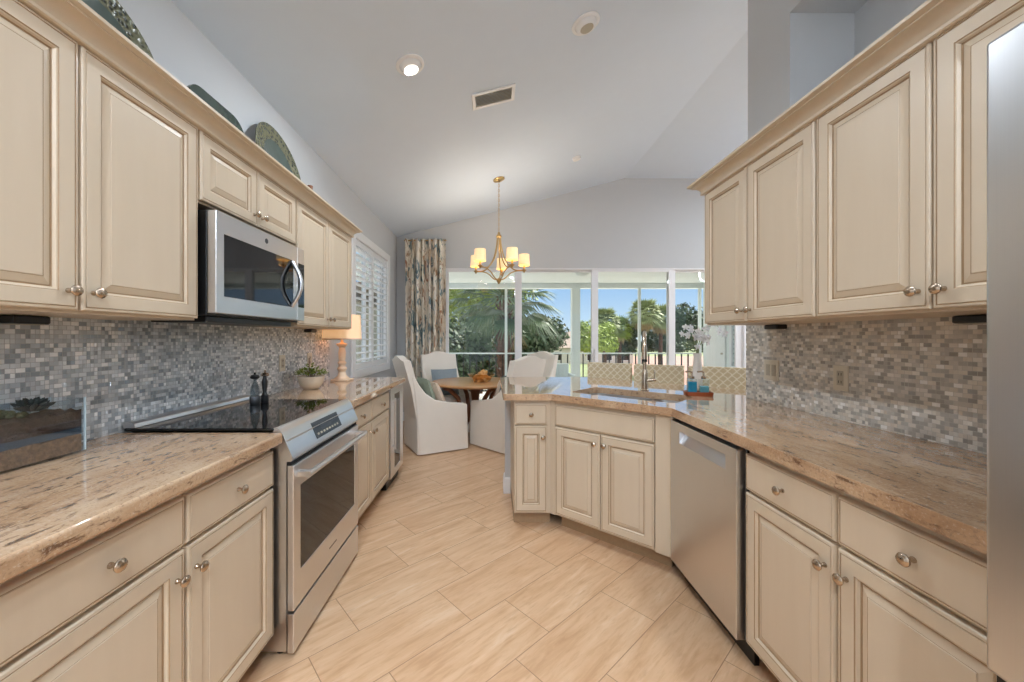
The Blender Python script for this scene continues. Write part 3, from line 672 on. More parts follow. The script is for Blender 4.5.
# sink
t = thing('sink', 'stainless undermount double bowl sink set in the granite peninsula', 'sink', (SKC.x, SKC.y, 0), AS)
mb = MB()
def bowl(mb, x0, x1, y0, y1, zt, zb):
    cx, cy, w, h = (x0 + x1) / 2, (y0 + y1) / 2, (x1 - x0) / 2, (y1 - y0) / 2
    R = []
    for ww, hh, rr, z in ((w + .012, h + .012, .07, zt), (w, h, .06, zt), (w - .012, h - .012, .055, zb + .02), (w - .03, h - .03, .045, zb)):
        b = len(mb.v); mb.v += [(cx + a, cy + c, z) for a, c in rrect(ww, hh, rr)]; R.append(b)
    n = 24
    for k in range(3):
        for i in range(n): j = (i + 1) % n; mb.face([R[k] + i, R[k] + j, R[k + 1] + j, R[k + 1] + i])
    mb.face([R[3] + i for i in range(n)])
m1 = MB(); bowl(m1, -.365, .10, -.205, .205, .896, .70); m1.build('basin', M['steel_x'], t, smooth=40)
m1 = MB(); bowl(m1, .125, .365, -.205, .205, .896, .74); m1.build('basin', M['steel_x'], t, smooth=40)
for cx, z in ((-.13, .701), (.245, .741)): MB().lathe([(.042, 0), (.042, .003), (.034, .004), (.028, -.0), (0, -.0)], (cx, 0, z), 20).build('drain', M['steel_dark'], t, smooth=40)
# faucet
fp = sk(.01, .245)
t = thing('faucet', 'brushed nickel pull-down faucet with one lever behind the sink', 'faucet', (fp[0], fp[1], ZT), radians(-22))
MB().lathe([(.030, 0), (.030, .006), (.024, .012), (.022, .05), (.022, .125), (.019, .135), (.016, .15)], seg=24).build('base', M['nickel'], t, smooth=40)
pts = [(0, 0, .14), (0, 0, .33)] + [(0, -.095 + .095 * cos(a), .33 + .095 * sin(a)) for a in [pi * k / 12 for k in range(1, 12)]] + [(0, -.19, .33)]
MB().tube(pts, .0135, 14).build('neck', M['nickel'], t, smooth=40)
MB().lathe([(.014, 0), (.017, -.02), (.0185, -.10), (.0195, -.115), (.016, -.118)], (0, -.19, .34), 18, mis=[0, 0, 1, 1]).build('spray_head', [M['nickel'], M['black']], t, smooth=40)
MB().tube([(.018, 0, .075), (.06, .0, .083), (.075, 0, .086)], .013, 12).tube([(.066, 0, .085), (.068, -.0, .135), (.064, -.0, .15)], [.006, .005, .0045], 10).build('lever', M['nickel'], t, smooth=40)

# ------------------------------------------------------------------ range
t = thing('range', 'stainless slide-in range with black glass cooktop and oven door', 'range', (0, 0, 0)); Y0, Y1 = 1.592, 2.362
MB().box(-1.50, Y0 + .003, .03, -.856, Y1 - .003, .905).build('body', M['steel_v'], t)
MB().box(-1.525, Y0 - .002, .9445, -.905, Y1 + .002, .956).build('cooktop', M['blackglass'], t, .003)
MB().prism([[(-1.53, .956), (-1.48, .956), (-1.485, .975), (-1.50, .982), (-1.53, .982)]], Y0, Y1, lambda u, v, w: (u, w, v)).build('rear_trim', M['steel'], t, .003)
pp = [(-.91, .956), (-.895, .9585), (-.882, .950), (-.872, .935), (-.832, .842), (-.828, .828), (-.835, .818), (-.91, .818)]
cp = MB().prism([pp], Y0, Y1, lambda u, v, w: (u, w, v)).build('control_panel', M['steel'], t, smooth=30)
pn = Vector((.103, 0, .046)).normalized(); pu = Vector((.04, 0, -.093)).normalized()
def onp(s_, y, o=0.0): p = Vector((-.872, y, .935)) + pu * s_ + pn * o; return (p.x, p.y, p.z)
def panel_quad(mb, s0, s1, y0, y1, o0, o1, mi=0):
    b = len(mb.v); mb.v += [onp(s0, y0, o0), onp(s1, y0, o0), onp(s1, y1, o0), onp(s0, y1, o0), onp(s0, y0, o1), onp(s1, y0, o1), onp(s1, y1, o1), onp(s0, y1, o1)]
    for q in ((0, 3, 2, 1), (4, 5, 6, 7), (0, 1, 5, 4), (1, 2, 6, 5), (2, 3, 7, 6), (3, 0, 4, 7)): mb.face([b + i for i in q], mi)
mb = MB(); panel_quad(mb, .012, .092, 1.83, 2.125, -.001, .0015); panel_quad(mb, .03, .06, 1.90, 2.02, .0015, .002, 1)
for k in range(8): panel_quad(mb, .068, .078, 1.85 + k * .032, 1.868 + k * .032, .0015, .0018, 2)
mb.build('display', [M['display'], M['steel_dark'], M['slot']], cp)
MB().box(-.855, Y0 + .004, .80, -.838, Y1 - .004, .8175).build('vent_slot', M['gap'], t)
od = MB().prism([[(Y0 + .003, .196), (Y1 - .003, .196), (Y1 - .003, .800), (Y0 + .003, .800)], [(1.655, .338), (2.30, .338), (2.30, .700), (1.655, .700)]], -.853, -.826, lambda u, v, w: (w, u, v)).build('oven_door', M['steel'], t, .003)
MB().box(-.852, 1.655, .338, -.8285, 2.30, .700).build('oven_window', M['blackglass'], od)
mb = MB()
for k in range(7): mb.box(-.826, 1.945 + k * .013, .262, -.8255, 1.954 + k * .013, .270)
mb.build('lettering', M['steel_dark'], od)
MB().tube([(-.775, 1.615, .757), (-.772, 1.98, .757), (-.775, 2.339, .757)], .0135, 14).build('handle', M['steel'], od, smooth=40)
for y in (1.635, 2.319): MB().box(-.828, y - .014, .744, -.776, y + .014, .770).build('handle_mount', M['steel'], od, .004)
MB().box(-.853, Y0 + .003, .022, -.826, Y1 - .003, .184).build('storage_drawer', M['steel'], t, .003)
for y in (Y0 + .05, Y1 - .05):
    for x in (-1.4, -.9): MB().lathe([(.02, 0), (.02, .03)], (x, y, 0), 12).build('foot', M['black'], t)

# microwave
t = thing('microwave', 'stainless over-the-range microwave with bowed handle and dark window', 'microwave', (0, 0, 0)); Y0, Y1 = 1.600, 2.348
MB().box(-1.535, Y0, 1.425, -1.190, Y1, 1.864).build('case', M['black'], t, .003)
MB().box(-1.45, Y0 + .03, 1.398, -1.215, Y1 - .03, 1.4245).build('underside_vent', M['black'], t, .003)
md = MB().prism([[(Y0, 1.434), (2.262, 1.434), (2.262, 1.864), (Y0, 1.864)], [(Y0 + .048, 1.508), (2.225, 1.508), (2.225, 1.775), (Y0 + .048, 1.775)]], -1.1885, -1.150, lambda u, v, w: (w, u, v)).build('door', M['steel'], t, .003)
MB().box(-1.188, Y0 + .048, 1.508, -1.1525, 2.225, 1.775).build('window', M['blackglass'], md)
hp = [(-1.150 + .052 * sin(pi * k / 14), 2.205, 1.512 + .255 * k / 14) for k in range(15)]
MB().tube(hp, [.010 + .002 * sin(pi * k / 14) for k in range(15)], 12).build('handle', M['steel_v'], md, smooth=50)
cpn = MB().box(-1.1885, 2.264, 1.434, -1.150, Y1, 1.864).build('control_panel', M['steel'], t, .003)
MB().box(-1.150, 2.272, 1.512, -1.1488, Y1 - .006, 1.772).build('keypad', M['blackglass'], cpn)
MB().lathe([(.013, 0), (.013, .0012), (0, .0012)], (-1.150, 1.955, 1.822), 20, Matrix.Rotation(pi / 2, 3, 'Y')).build('emblem', M['steel_dark'], md)

# wine cooler at the end of the counter
t = thing('wine_cooler', 'tall narrow undercounter wine cooler with steel framed black glass door', 'wine cooler', (0, 0, 0)); Y0, Y1 = 3.345, 3.785
MB().box(-1.50, Y0, .05, -.925, Y1, .893).build('case', M['steel_dark'], t, .003)
d = MB().prism([[(Y0, .10), (Y1, .10), (Y1, .885), (Y0, .885)], [(Y0 + .12, .16), (Y1 - .11, .16), (Y1 - .11, .825), (Y0 + .12, .825)]], -.923, -.885, lambda u, v, w: (w, u, v)).build('door', M['steel_v'], t, .003)
MB().box(-.920, Y0 + .12, .16, -.890, Y1 - .11, .825).build('glass', M['blackglass'], d)
MB().tube([(-.862, Y0 + .05, .35), (-.862, Y0 + .05, .80)], .009, 10).box(-.886, Y0 + .044, .37, -.862, Y0 + .056, .385).box(-.886, Y0 + .044, .765, -.862, Y0 + .056, .78).build('handle', M['steel_v'], d, smooth=40)
MB().box(-1.45, Y0 + .01, .0, -.93, Y1 - .01, .048).build('base_grille', M['black'], t)

# dishwasher
t = thing('dishwasher', 'stainless dishwasher with a pocket handle under the granite', 'dishwasher', (0, 0, 0)); Y0, Y1 = 1.552, 2.140
MB().box(1.03, Y0 + .005, .10, 1.60, Y1 - .005, .893).build('tub', M['steel_dark'], t)
pz0, pz1, py0, py1 = .775, .835, 1.635, 2.035
d = MB().prism([[(Y0 + .008, .105), (Y1 - .004, .105), (Y1 - .004, .878), (Y0 + .008, .878)], [(py0, pz0), (py1, pz0), (py1, pz1), (py0, pz1)]], .985, 1.028, lambda u, v, w: (w, u, v)).build('door', M['steel_v'], t, .003)
pr = [(1.0275, pz1), (1.015, pz1 - .012), (1.006, pz1 - .03), (.998, pz0 + .012), (.9885, pz0), (1.0275, pz0)]
MB().prism([pr], py0, py1, lambda u, v, w: (u, w, v)).build('pocket_handle', M['steel_v'], d, smooth=50)
MB().box(1.06, Y0 + .01, 0, 1.08, Y1 - .01, .099).build('toe_panel', M['black'], t)
MB().box(1.022, Y0 - .006, .10, 1.03, Y0 + .006, .893).build('side_seal', M['black'], t)

# refrigerator
t = thing('refrigerator', 'tall stainless french-door refrigerator at the near end of the sink counter', 'refrigerator', (0, 0, 0)); Y0, Y1 = -.34, .566
MB().box(.80, Y0 + .01, .04, 1.60, Y1 - .006, 1.745).build('case', M['steel_dark'], t, .004)
def fdoor(name, y0, y1, z0, z1, tp=.0):
    n = 8; m = MB(); prof = []
    for k in range(n + 1): s_ = k / n; prof.append((.722 - .014 * sin(pi * s_), y0 + (y1 - y0) * s_))
    pf = [(.795, y0), (.735, y0)] + prof + [(.735, y1), (.795, y1)]
    return m.prism([pf], z0, z1).build(name, M['steel_v'], t, .006, 35)
a = fdoor('door', .116, Y1, .845, 1.762); b = fdoor('door', Y0, .110, .845, 1.762); c = fdoor('freezer_drawer', Y0, Y1, .10, .800)
for par, y in ((a, .15), (b, .074)): MB().tube([(.665, y, .95), (.655, y, 1.25), (.665, y, 1.6)], .011, 12).box(.66, y - .01, .965, .72, y + .01, .985).box(.66, y - .01, 1.565, .72, y + .01, 1.585).build('handle', M['steel_v'], par, smooth=40)
MB().tube([(.665, Y0 + .06, .74), (.655, .09, .74), (.665, Y1 - .08, .74)], .011, 12).build('handle', M['steel'], c, smooth=40)
MB().box(.735, Y0 + .005, .80, .80, Y1 - .004, .845).build('door_gap', M['black'], t); MB().box(.78, Y0 + .01, .0, 1.58, Y1 - .01, .039).build('base_grille', M['black'], t)

# outlets and switches
def wall_plate(name, label, x, y, z, w, face, kinds):
    t = thing(name, label, 'outlet' if 'out' in kinds else 'switch', (x, y, z), R90 if face > 0 else -R90, 'wall plates on the mosaic')
    MB().rings(w, .118, [(0, 0, 0), (0, .004, 0), (.004, .006, 0)], -w / 2, -.059).build('plate', M['plate'], t)
    n = len(kinds)
    for i, k in enumerate(kinds):
        cx = (i - (n - 1) / 2) * .046
        if k == 'out':
            m = MB().rings(.034, .068, [(0, 0, 0), (0, .0075, 0)], cx - .017, -.034); m.build('receptacle', M['slot'], t)
            m = MB()
            for dz in (-.018, .018):
                for dx in (-.007, .007): m.box(cx + dx - .0015, -.0082, dz - .006, cx + dx + .0015, -.0074, dz + .006)
            m.build('slots', M['gap'], t)
        else:
            MB().rings(.033, .066, [(0, 0, 0), (0, .007, 0), (.003, .0085, 0)], cx - .0165, -.033).build('rocker', M['slot'], t)
wall_plate('light_switch', 'almond double rocker switch on the mosaic nearest the stools', XR - .0125, 2.268, 1.141, .115, -1, ['sw', 'sw'])
wall_plate('wall_outlet', 'almond outlet on the mosaic nearest the fridge', XR - .0125, 1.815, 1.141, .078, -1, ['out'])
wall_plate('wall_outlet', 'almond outlet on the mosaic behind the salt mills', XL + .0125, 2.80, 1.147, .078, 1, ['out'])
wall_plate('wall_outlet', 'almond outlet on the mosaic behind the bowl plant', XL + .0125, 3.22, 1.147, .078, 1, ['out'])
def puck(label, x, y, z=1.3905):
    t = thing('under_cabinet_light', label, 'light fixture', (x, y, z), 0, 'under-cabinet lights')
    MB().box(-.03, -.05, -.016, .03, .05, .010).build('housing', M['black'], t, .006)
    MB().box(-.02, -.04, -.019, .02, .04, -.0162).build('diffuser', M['slot'], t, .001)
puck('black under-cabinet light above the terrarium', -1.48, 1.215)
puck('black under-cabinet light between the microwave and the lamp', -1.46, 3.08)
puck('black under-cabinet light above the double switch', 1.57, 2.14, 1.3945)
puck('black under-cabinet light beside the fridge', 1.57, 1.245, 1.3945)

# ------------------------------------------------------------------ things on top of the cabinets
def platter(name, label, y, z0, r, x=-1.43, lean=12, mats=None, oval=1.0):
    t = thing(name, label, 'platter', (x, y, z0), 0, 'round platters on the cabinets'); t.rotation_euler = (0, radians(-lean), 0)
    tf = Matrix.Rotation(pi / 2, 3, 'Y')
    pr = [(0, .0), (r * .55, .0), (r * .62, .006), (r * .66, .012), (r * .97, .024), (r, .027), (r, .031), (r * .96, .030), (r * .64, .020), (r * .55, .009), (0, .008)][::-1]
    mis = [0, 0, 1, 1, 1, 1, 1, 0, 0, 0]
    # bowl faces the room
    o = MB().lathe([(a, b) for a, b in pr], (0, 0, r), 48, tf, mis=mis).build('dish', mats, t, smooth=40)
    return t, o
ZP = 2.236
platter('decorative_platter', 'round grey-green platter with carved rim leaning nearest the viewer', 1.445, ZP, .225, mats=[M['platter_mid'], M['platter_rim']])
platter('decorative_platter', 'round green platter with dotted rim leaning above the microwave cabinet end', 2.655, ZP, .275, mats=[M['platter_mid'], M['platter_rim']])
t = thing('serving_tray', 'long dark green glazed tray standing between the two round platters', 'tray', (-1.385, 2.0, ZP)); t.rotation_euler = (0, radians(-10), 0)
o = MB().prism([[(u, v + .163) for u, v in rrect(.20, .163, .09, 7)]], -.012, .012, lambda u, v, w: (w, u, v)).build('dish', M['brass_plate'], t, .008, 40)
t = thing('small_vase', 'small brown vase on the cabinets just past the dotted platter', 'vase', (-1.42, 2.99, ZP))
MB().lathe([(.03, 0), (.045, .02), (.05, .09), (.03, .17), (.016, .22), (.02, .275), (.016, .275), (.012, .22), (0, .2)], seg=20).build('body', M['tableleg'], t, smooth=50)

# ------------------------------------------------------------------ things on the range side counters
t = thing('terrarium', 'long glass terrarium of soil and succulents on the near counter', 'terrarium', (-1.455, 0, ZT)); TY0, TY1 = .72, 1.318
def wav(x0, y0, x1, y1): return [(x0, y0), (x1, y0), (x1, y1), (x0, y1)]
g = MB().prism([wav(-.062, TY0, .062, TY1), wav(-.056, TY0 + .006, .056, TY1 - .006)], .006, .185)
g.box(-.062, TY0, 0, .062, TY1, .006); g.build('glass_box', M['terra'], t)
e = MB()
for x_ in (-.060, .060):
    for y_ in (TY0 + .002, TY1 - .002): e.box(x_ - .0024, y_ - .0024, .0062, x_ + .0024, y_ + .0024, .1852)
e.build('glass_edge_highlights', M['edge_highlight'], t)  # pale strips stand in for the highlight along the glass edges
random.seed(3)
def layer(name, m, z0, z1, amp, tilt=0):
    mb = MB(); n, k = 30, 6; T = []; B = []
    for i in range(n + 1):
        for j in range(k + 1):
            x = -.0545 + .109 * j / k; y = TY0 + .0075 + (TY1 - TY0 - .015) * i / n; dz = amp * (random.random() - .5) + tilt * (i / n - .5)
            T.append((x, y, z1 + dz)); B.append((x, y, z0))
    b = len(mb.v); mb.v += T + B; N = len(T); id_ = lambda i, j: b + i * (k + 1) + j
    for i in range(n):
        for j in range(k):
            mb.face([id_(i, j), id_(i, j + 1), id_(i + 1, j + 1), id_(i + 1, j)]); mb.face([N + id_(i, j), N + id_(i + 1, j), N + id_(i + 1, j + 1), N + id_(i, j + 1)])
    for i in range(n): mb.face([id_(i, 0), id_(i + 1, 0), N + id_(i + 1, 0), N + id_(i, 0)]); mb.face([id_(i, k), N + id_(i, k), N + id_(i + 1, k), id_(i + 1, k)])
    for j in range(k): mb.face([id_(0, j), N + id_(0, j), N + id_(0, j + 1), id_(0, j + 1)]); mb.face([id_(n, j), id_(n, j + 1), N + id_(n, j + 1), N + id_(n, j)])
    mb.build(name, m, t, smooth=60)
layer('gravel_layer', M['gravel'], .0065, .062, .012); layer('sand_layer', M['bluesand'], .0632, .083, .005, .014); layer('soil_layer', M['soil'], .0845, .142, .014)
mb = MB()
for k in range(22):
    a = k * 2.4; el = .25 + 1.0 * (k / 22); l = .056 - .012 * k / 22; d = Vector((cos(a) * cos(el), sin(a) * cos(el), sin(el))); c = Vector((0, 1.215, .158))
    mb.tube([c, c + d * l * .5, c + d * l * .85, c + d * l], [.004, .0085, .0055, .0008], 6)
mb.build('succulent', M['succulent'], t, smooth=60)
mb = MB()
for k in range(40):
    a = random.random() * 2 * pi; r = .045 * sqrt(random.random()); c = Vector((r * cos(a) * .9, 1.13 + r * sin(a) * 1.5, .148 + .02 * (1 - r / .045)))
    mb.lathe([(0, -.008), (.009, -.003), (.010, .002), (.006, .008), (0, .010)], c, 7)
mb.build('moss_cushion', M['moss'], t, smooth=60)

mt = 'mills on the cooktop'
t = thing('salt_mill', 'clear glass mill with dark band standing on the cooktop', 'mill', (-1.345, 2.175, .9565), 0, mt)
MB().lathe([(.024, 0), (.026, .004), (.026, .042), (.024, .046)], seg=20).build('base', M['steel_dark'], t, smooth=40)
MB().lathe([(.022, .0465), (.024, .06), (.022, .095), (.010, .125), (.008, .14), (.006, .14), (.006, .125), (.018, .095), (.020, .06), (.018, .0475)], seg=20).build('bottle', M['mill_glass'], t, smooth=40)
MB().lathe([(.011, .1405), (.022, .146), (.024, .155), (.018, .164), (.006, .167), (.006, .178), (0, .180)], seg=20).build('cap', M['black'], t, smooth=40)
t = thing('pepper_mill', 'slim black mill standing beside the clear glass mill', 'mill', (-1.325, 2.235, .9565), 0, mt)
MB().lathe([(.020, 0), (.021, .004), (.021, .040), (.014, .046), (.010, .06), (.014, .09), (.016, .12), (.010, .142), (.009, .15)], seg=20).build('body', M['black'], t, smooth=40)
MB().lathe([(.009, .1502), (.021, .154), (.022, .162), (.016, .170), (.006, .173), (.006, .186), (0, .188)], seg=20).build('cap', M['bronze'], t, smooth=40)

t = thing('potted_plant', 'small leafy plant in a cream bowl beside the table lamp', 'plant', (-1.385, 2.93, ZT))
MB().lathe([(.045, 0), (.055, .004), (.082, .04), (.096, .085), (.098, .098), (.093, .098), (.088, .085), (.0, .082)], seg=32, mis=[0, 0, 0, 0, 0, 0, 1]).build('bowl', [M['pot'], M['soil']], t, smooth=50)
random.seed(11); mb = MB()
for k in range(170):
    a = random.random() * 2 * pi; r = .10 * sqrt(random.random()); z = .098 + .055 * (1 - (r / .11) ** 2) * random.random() + .01
    if k < 22: r = .03 * random.random(); z = .14 + .05 * random.random()
    c = Vector((r * cos(a), r * sin(a), z)); d = Vector((cos(a), sin(a), random.uniform(-.1, .8))).normalized(); s_ = d.cross(Vector((0, 0, 1))).normalized(); l = random.uniform(.024, .040); w = l * .32
    u = d.cross(s_); b = len(mb.v); mb.v += [tuple(c), tuple(c + d * l * .5 + s_ * w + u * .002), tuple(c + d * l - u * .002), tuple(c + d * l * .5 - s_ * w + u * .002)]; mb.face([b, b + 1, b + 2, b + 3])
mb.build('leaves', M['leafgreen'], t, fix=False)
mb = MB()
for k in range(14):
    a = k * 2.399; r = .05 * sqrt(k / 14); mb.tube([(r * .4 * cos(a), r * .4 * sin(a), .08), (r * cos(a), r * sin(a), .12 + .03 * random.random())], .0018, 5)
mb.tube([(-.01, -.01, .09), (-.01, -.01, .235)], .003, 6)
mb.build('stems', M['bark'], t)

t = thing('table_lamp', 'lit table lamp with turned wooden base at the shuttered window', 'lamp', (-1.368, 3.490, ZT))
MB().box(-.078, -.078, 0, .078, .078, .018).build('plinth', M['lampwood'], t, .005)
MB().lathe([(.066, .0185), (.066, .024), (.05, .036), (.038, .05), (.03, .085), (.040, .10), (.044, .112), (.034, .125), (.026, .14), (.036, .152), (.038, .165), (.026, .178), (.03, .20), (.034, .25), (.028, .285), (.024, .30), (.04, .315), (.048, .328), (.048, .336), (.02, .342), (.012, .35), (.012, .375)], seg=28).build('column', M['lampwood'], t, smooth=40)
pr = [(.168, .372), (.158, .595), (.156, .595), (.166, .372)]
MB().lathe(pr + [pr[0]], seg=48).build('lamp_shade', M['lamp_lit'], t, smooth=60)
MB().lathe([(.1682, .372), (.1695, .374), (.1692, .382), (.168, .384)], seg=48).build('shade_trim', M['lampwood'], t, smooth=60)
MB().lathe([(.012, .375), (.016, .38), (.016, .42), (.030, .45), (.032, .47), (.022, .50), (0, .51)], seg=16).build('bulb', M['can_on'], t, smooth=60)
MB().tube([(-.156, 0, .592), (.156, 0, .592)], .003, 6).tube([(0, 0, .50), (0, 0, .62)], .004, 6).build('harp', M['gold'], t)
l = bpy.data.lights.new('lamp_bulb', 'POINT'); l.energy = 5.5; l.shadow_soft_size = .04; l.color = (1, .74, .48); lo = bpy.data.objects.new('lamp_bulb', l); COL.objects.link(lo); lo.parent = t; lo.location = (0, 0, .40)

# ------------------------------------------------------------------ things on the peninsula
tl = Vector((1.385, 2.60, ZT))
t = thing('soap_tray', 'reddish wooden tray holding two soap bottles by the sink', 'tray', tl, AS * .3)
MB().prism([rrect(.085, .045, .02)], 0, .012).build('base', M['traywood'], t, .003, 40)
MB().prism([rrect(.087, .047, .021), rrect(.079, .039, .016)], .0122, .026).build('rim', M['traywood'], t, .002, 40)
def soap(label, dx, liquid, lv):
    p = tl + Vector((dx, -.0, .0125)); t = thing('soap_bottle', label, 'bottle', p, AS * .3, 'soap bottles on the tray')
    MB().prism([rrect(.030, .026, .008), rrect(.0275, .0235, .006)], .0, .095).box(-.029, -.025, .0952, .029, .025, .099).build('bottle', M['clear'], t)
    MB().prism([rrect(.0268, .0228, .006)], .003, lv).build('liquid', liquid, t, .002)
    MB().lathe([(.014, .0992), (.016, .102), (.016, .116), (.006, .119), (.005, .145)], seg=14).tube([(0, 0, .143), (-.015, -.006, .149), (-.042, -.016, .147)], .006, 8).build('pump', M['nickel'], t, smooth=40)
soap('soap bottle filled with deep blue liquid on the wooden tray', -.042, M['bluesoap'], .080); soap('clear soap bottle with a little aqua liquid beside the deep blue one', .038, M['aquasoap'], .05)
t = thing('orchid', 'white orchid in a slim white vase at the far counter edge', 'orchid', (1.585, 2.985, ZT))
MB().lathe([(.030, 0), (.034, .004), (.036, .06), (.032, .16), (.027, .24), (.032, .27), (.028, .27), (.023, .24), (.02, .22), (0, .21)], seg=24).build('vase', M['vase'], t, smooth=50)
random.seed(5); st = MB(); fl = MB()
def flower(c, nrm, s_):
    nrm = nrm.normalized(); x = nrm.cross(Vector((0, 0, 1))).normalized(); y = x.cross(nrm)
    for k in range(5):
        a = pi / 2 + k * 2 * pi / 5; d = x * cos(a) + y * sin(a); e = x * -sin(a) + y * cos(a); w = s_ * (.62 if k in (1, 4) else .38); b = len(fl.v)
        fl.v += [tuple(c), tuple(c + d * s_ * .5 + e * w * .75 + nrm * .010), tuple(c + d * s_ * .95 + e * w * .4 + nrm * .006), tuple(c + d * s_ * 1.05 + nrm * .004), tuple(c + d * s_ * .95 - e * w * .4 + nrm * .006), tuple(c + d * s_ * .5 - e * w * .75 + nrm * .010), tuple(c + d * s_ * .55 + nrm * .004)]
        fl.face([b, b + 1, b + 6]); fl.face([b + 1, b + 2, b + 3, b + 6]); fl.face([b + 6, b + 3, b + 4, b + 5]); fl.face([b, b + 6, b + 5])
    fl.lathe([(.0, -.002), (.007, .002), (.005, .012), (0, .016)], c, 8, nrm.to_track_quat('Z', 'Y').to_matrix())
for sgn, hx, top, n in ((-1, .13, .44, 7), (1, .17, .47, 6), (-.3, .02, .43, 5), (.5, .08, .40, 5)):
    pts = [Vector((0, 0, .2)), Vector((sgn * .01, 0, .30)), Vector((sgn * hx * .4, -.01, top)), Vector((sgn * hx * .8, -.02, top + .02)), Vector((sgn * hx, -.03, top - .03))]
    st.tube(pts, [.004, .0035, .003, .002, .0015], 6)
    for k in range(n):
        f_ = k / (n - 1) * 2.4 + 1.6; i = min(3, int(f_)); p = pts[i].lerp(pts[i + 1], f_ - i) + Vector((random.uniform(-.02, .02), random.uniform(-.035, .0), random.uniform(-.045, .03)))
        flower(p, Vector((random.uniform(-.5, .5), -1, random.uniform(-.2, .3))), random.uniform(.026, .034))
st.build('stems', M['stem'], t, smooth=60); fl.build('blossoms', M['petal'], t, smooth=70, fix=False)

# ------------------------------------------------------------------ counter stools beyond the peninsula
ua = atan2(-.564, .826); up_ = Vector((.826, -.564)); q0 = Vector((1.035, 4.24)); nb = Vector((.564, .826))
def make_stool():
    t = thing('counter_stool', '', 'stool', (0, 0, 0), ua, 'lattice upholstered counter stools')
    MB().box(-.22, -.42, .60, .22, -.03, .69).build('seat', M['lattice'], t, .03, 40, 3)
    bk = MB(); n = 10; b = 0
    pts = [(-.228 + .456 * i / n, .018 * (1 - (2 * i / n - 1) ** 2)) for i in range(n + 1)]
    lo = [(x, -.03 - .0 + y) for x, y in pts] + [(x, .045 + y) for x, y in pts[::-1]]
    MB().prism([lo], .70, 1.062).build('backrest', M['lattice'], t, .02, 40, 3)
    for x in (-.19, .19):
        MB().bar((x, -.38, .60), (x * 1.08, -.41, 0), .036).build('leg', M['tableleg'], t, .003); MB().bar((x, -.02, .70), (x * 1.08, .05, 0), .036).build('leg', M['tableleg'], t, .003)
    MB().bar((-.2, -.395, .22), (.2, -.395, .22), .024).build('footrest', M['tableleg'], t); MB().bar((-.2, .03, .30), (.2, .03, .30), .024).build('stretcher', M['tableleg'], t)
    return t
st0 = make_stool()
for i, (s_, lab) in enumerate(((.245, 'beige lattice counter stool behind the faucet, by the dining table'), (.735, 'beige lattice counter stool behind the orchid, middle one of the three'), (1.235, 'beige lattice counter stool against the end of the mosaic wall'))):
    o = st0 if i == 0 else copy_tree(st0); p = q0 + up_ * s_; o.location = (p.x, p.y, 0); o['label'] = lab

# ------------------------------------------------------------------ dining corner
TC = Vector((-.235, 5.12))
t = thing('dining_table', 'round wooden dining table with curved legs by the curtain', 'table', (TC.x, TC.y, 0))
MB().lathe([(0, .715), (.525, .715), (.56, .722), (.58, .735), (.58, .745), (.57, .757), (.555, .76), (0, .76)], seg=64).build('tabletop', M['tabletop'], t, smooth=30)
MB().lathe([(.06, .06), (.075, .10), (.045, .2), (.04, .45), (.06, .60), (.10, .69), (.12, .7148), (0, .7148)], seg=24).build('column', M['tableleg'], t, smooth=50)
for k in range(4):
    a = k * pi / 2 + pi / 6; d = Vector((cos(a), sin(a), 0))
    pts = [d * .46 + Vector((0, 0, .70)), d * .38 + Vector((0, 0, .675)), d * .25 + Vector((0, 0, .55)), d * .20 + Vector((0, 0, .38)), d * .22 + Vector((0, 0, .2)), d * .33 + Vector((0, 0, .07)), d * .44 + Vector((0, 0, .022))]
    fine = []
    for i in range(len(pts) - 1):
        for j in range(3): fine.append(pts[i].lerp(pts[i + 1], j / 3))
    fine.append(pts[-1]); MB().tube(fine, .029, 10).build('leg', M['tableleg'], t, smooth=60)
BC = Vector((-.15, 5.05, .7602))
t = thing('glass_bowl', 'wide glass bowl of golden shells on the dining table', 'bowl', BC)
MB().lathe([(.05, .002), (.07, .004), (.12, .03), (.165, .075), (.185, .105), (.181, .106), (.16, .078), (.115, .035), (.065, .010), (0, .008)], seg=36).build('dish', M['amber'], t, smooth=60)
random.seed(9); sh0 = None
for k in range(19):
    if k < 9: a = k * 2 * pi / 9; r = .088; z = .045
    elif k < 15: a = k * 2 * pi / 6; r = .048; z = .070
    else: a = k * pi / 2; r = .025 + .01 * (k % 2); z = .092 + .010 * (k % 3)
    if sh0 is None:
        prof = []; m = MB(); n = 22
        pts = [(.034 * (1 - i / n) * cos(i * .9), .034 * (1 - i / n) * sin(i * .9), .06 * i / n - .024) for i in range(n)]
        m.tube(pts, [.023 * (1 - .85 * i / n) for i in range(n)], 8); sh0 = m.build('sea_shell', M['shell'], smooth=60); o = sh0
    else: o = sh0.copy(); COL.objects.link(o)
    o.location = BC + Vector((r * cos(a), r * sin(a), z)); o.rotation_euler = (random.uniform(-1.2, 1.2), random.uniform(-1.2, 1.2), random.random() * 6)
    tag(o, 'golden spiral shell heaped in the glass bowl on the dining table', 'shell', 'shells in the glass bowl')

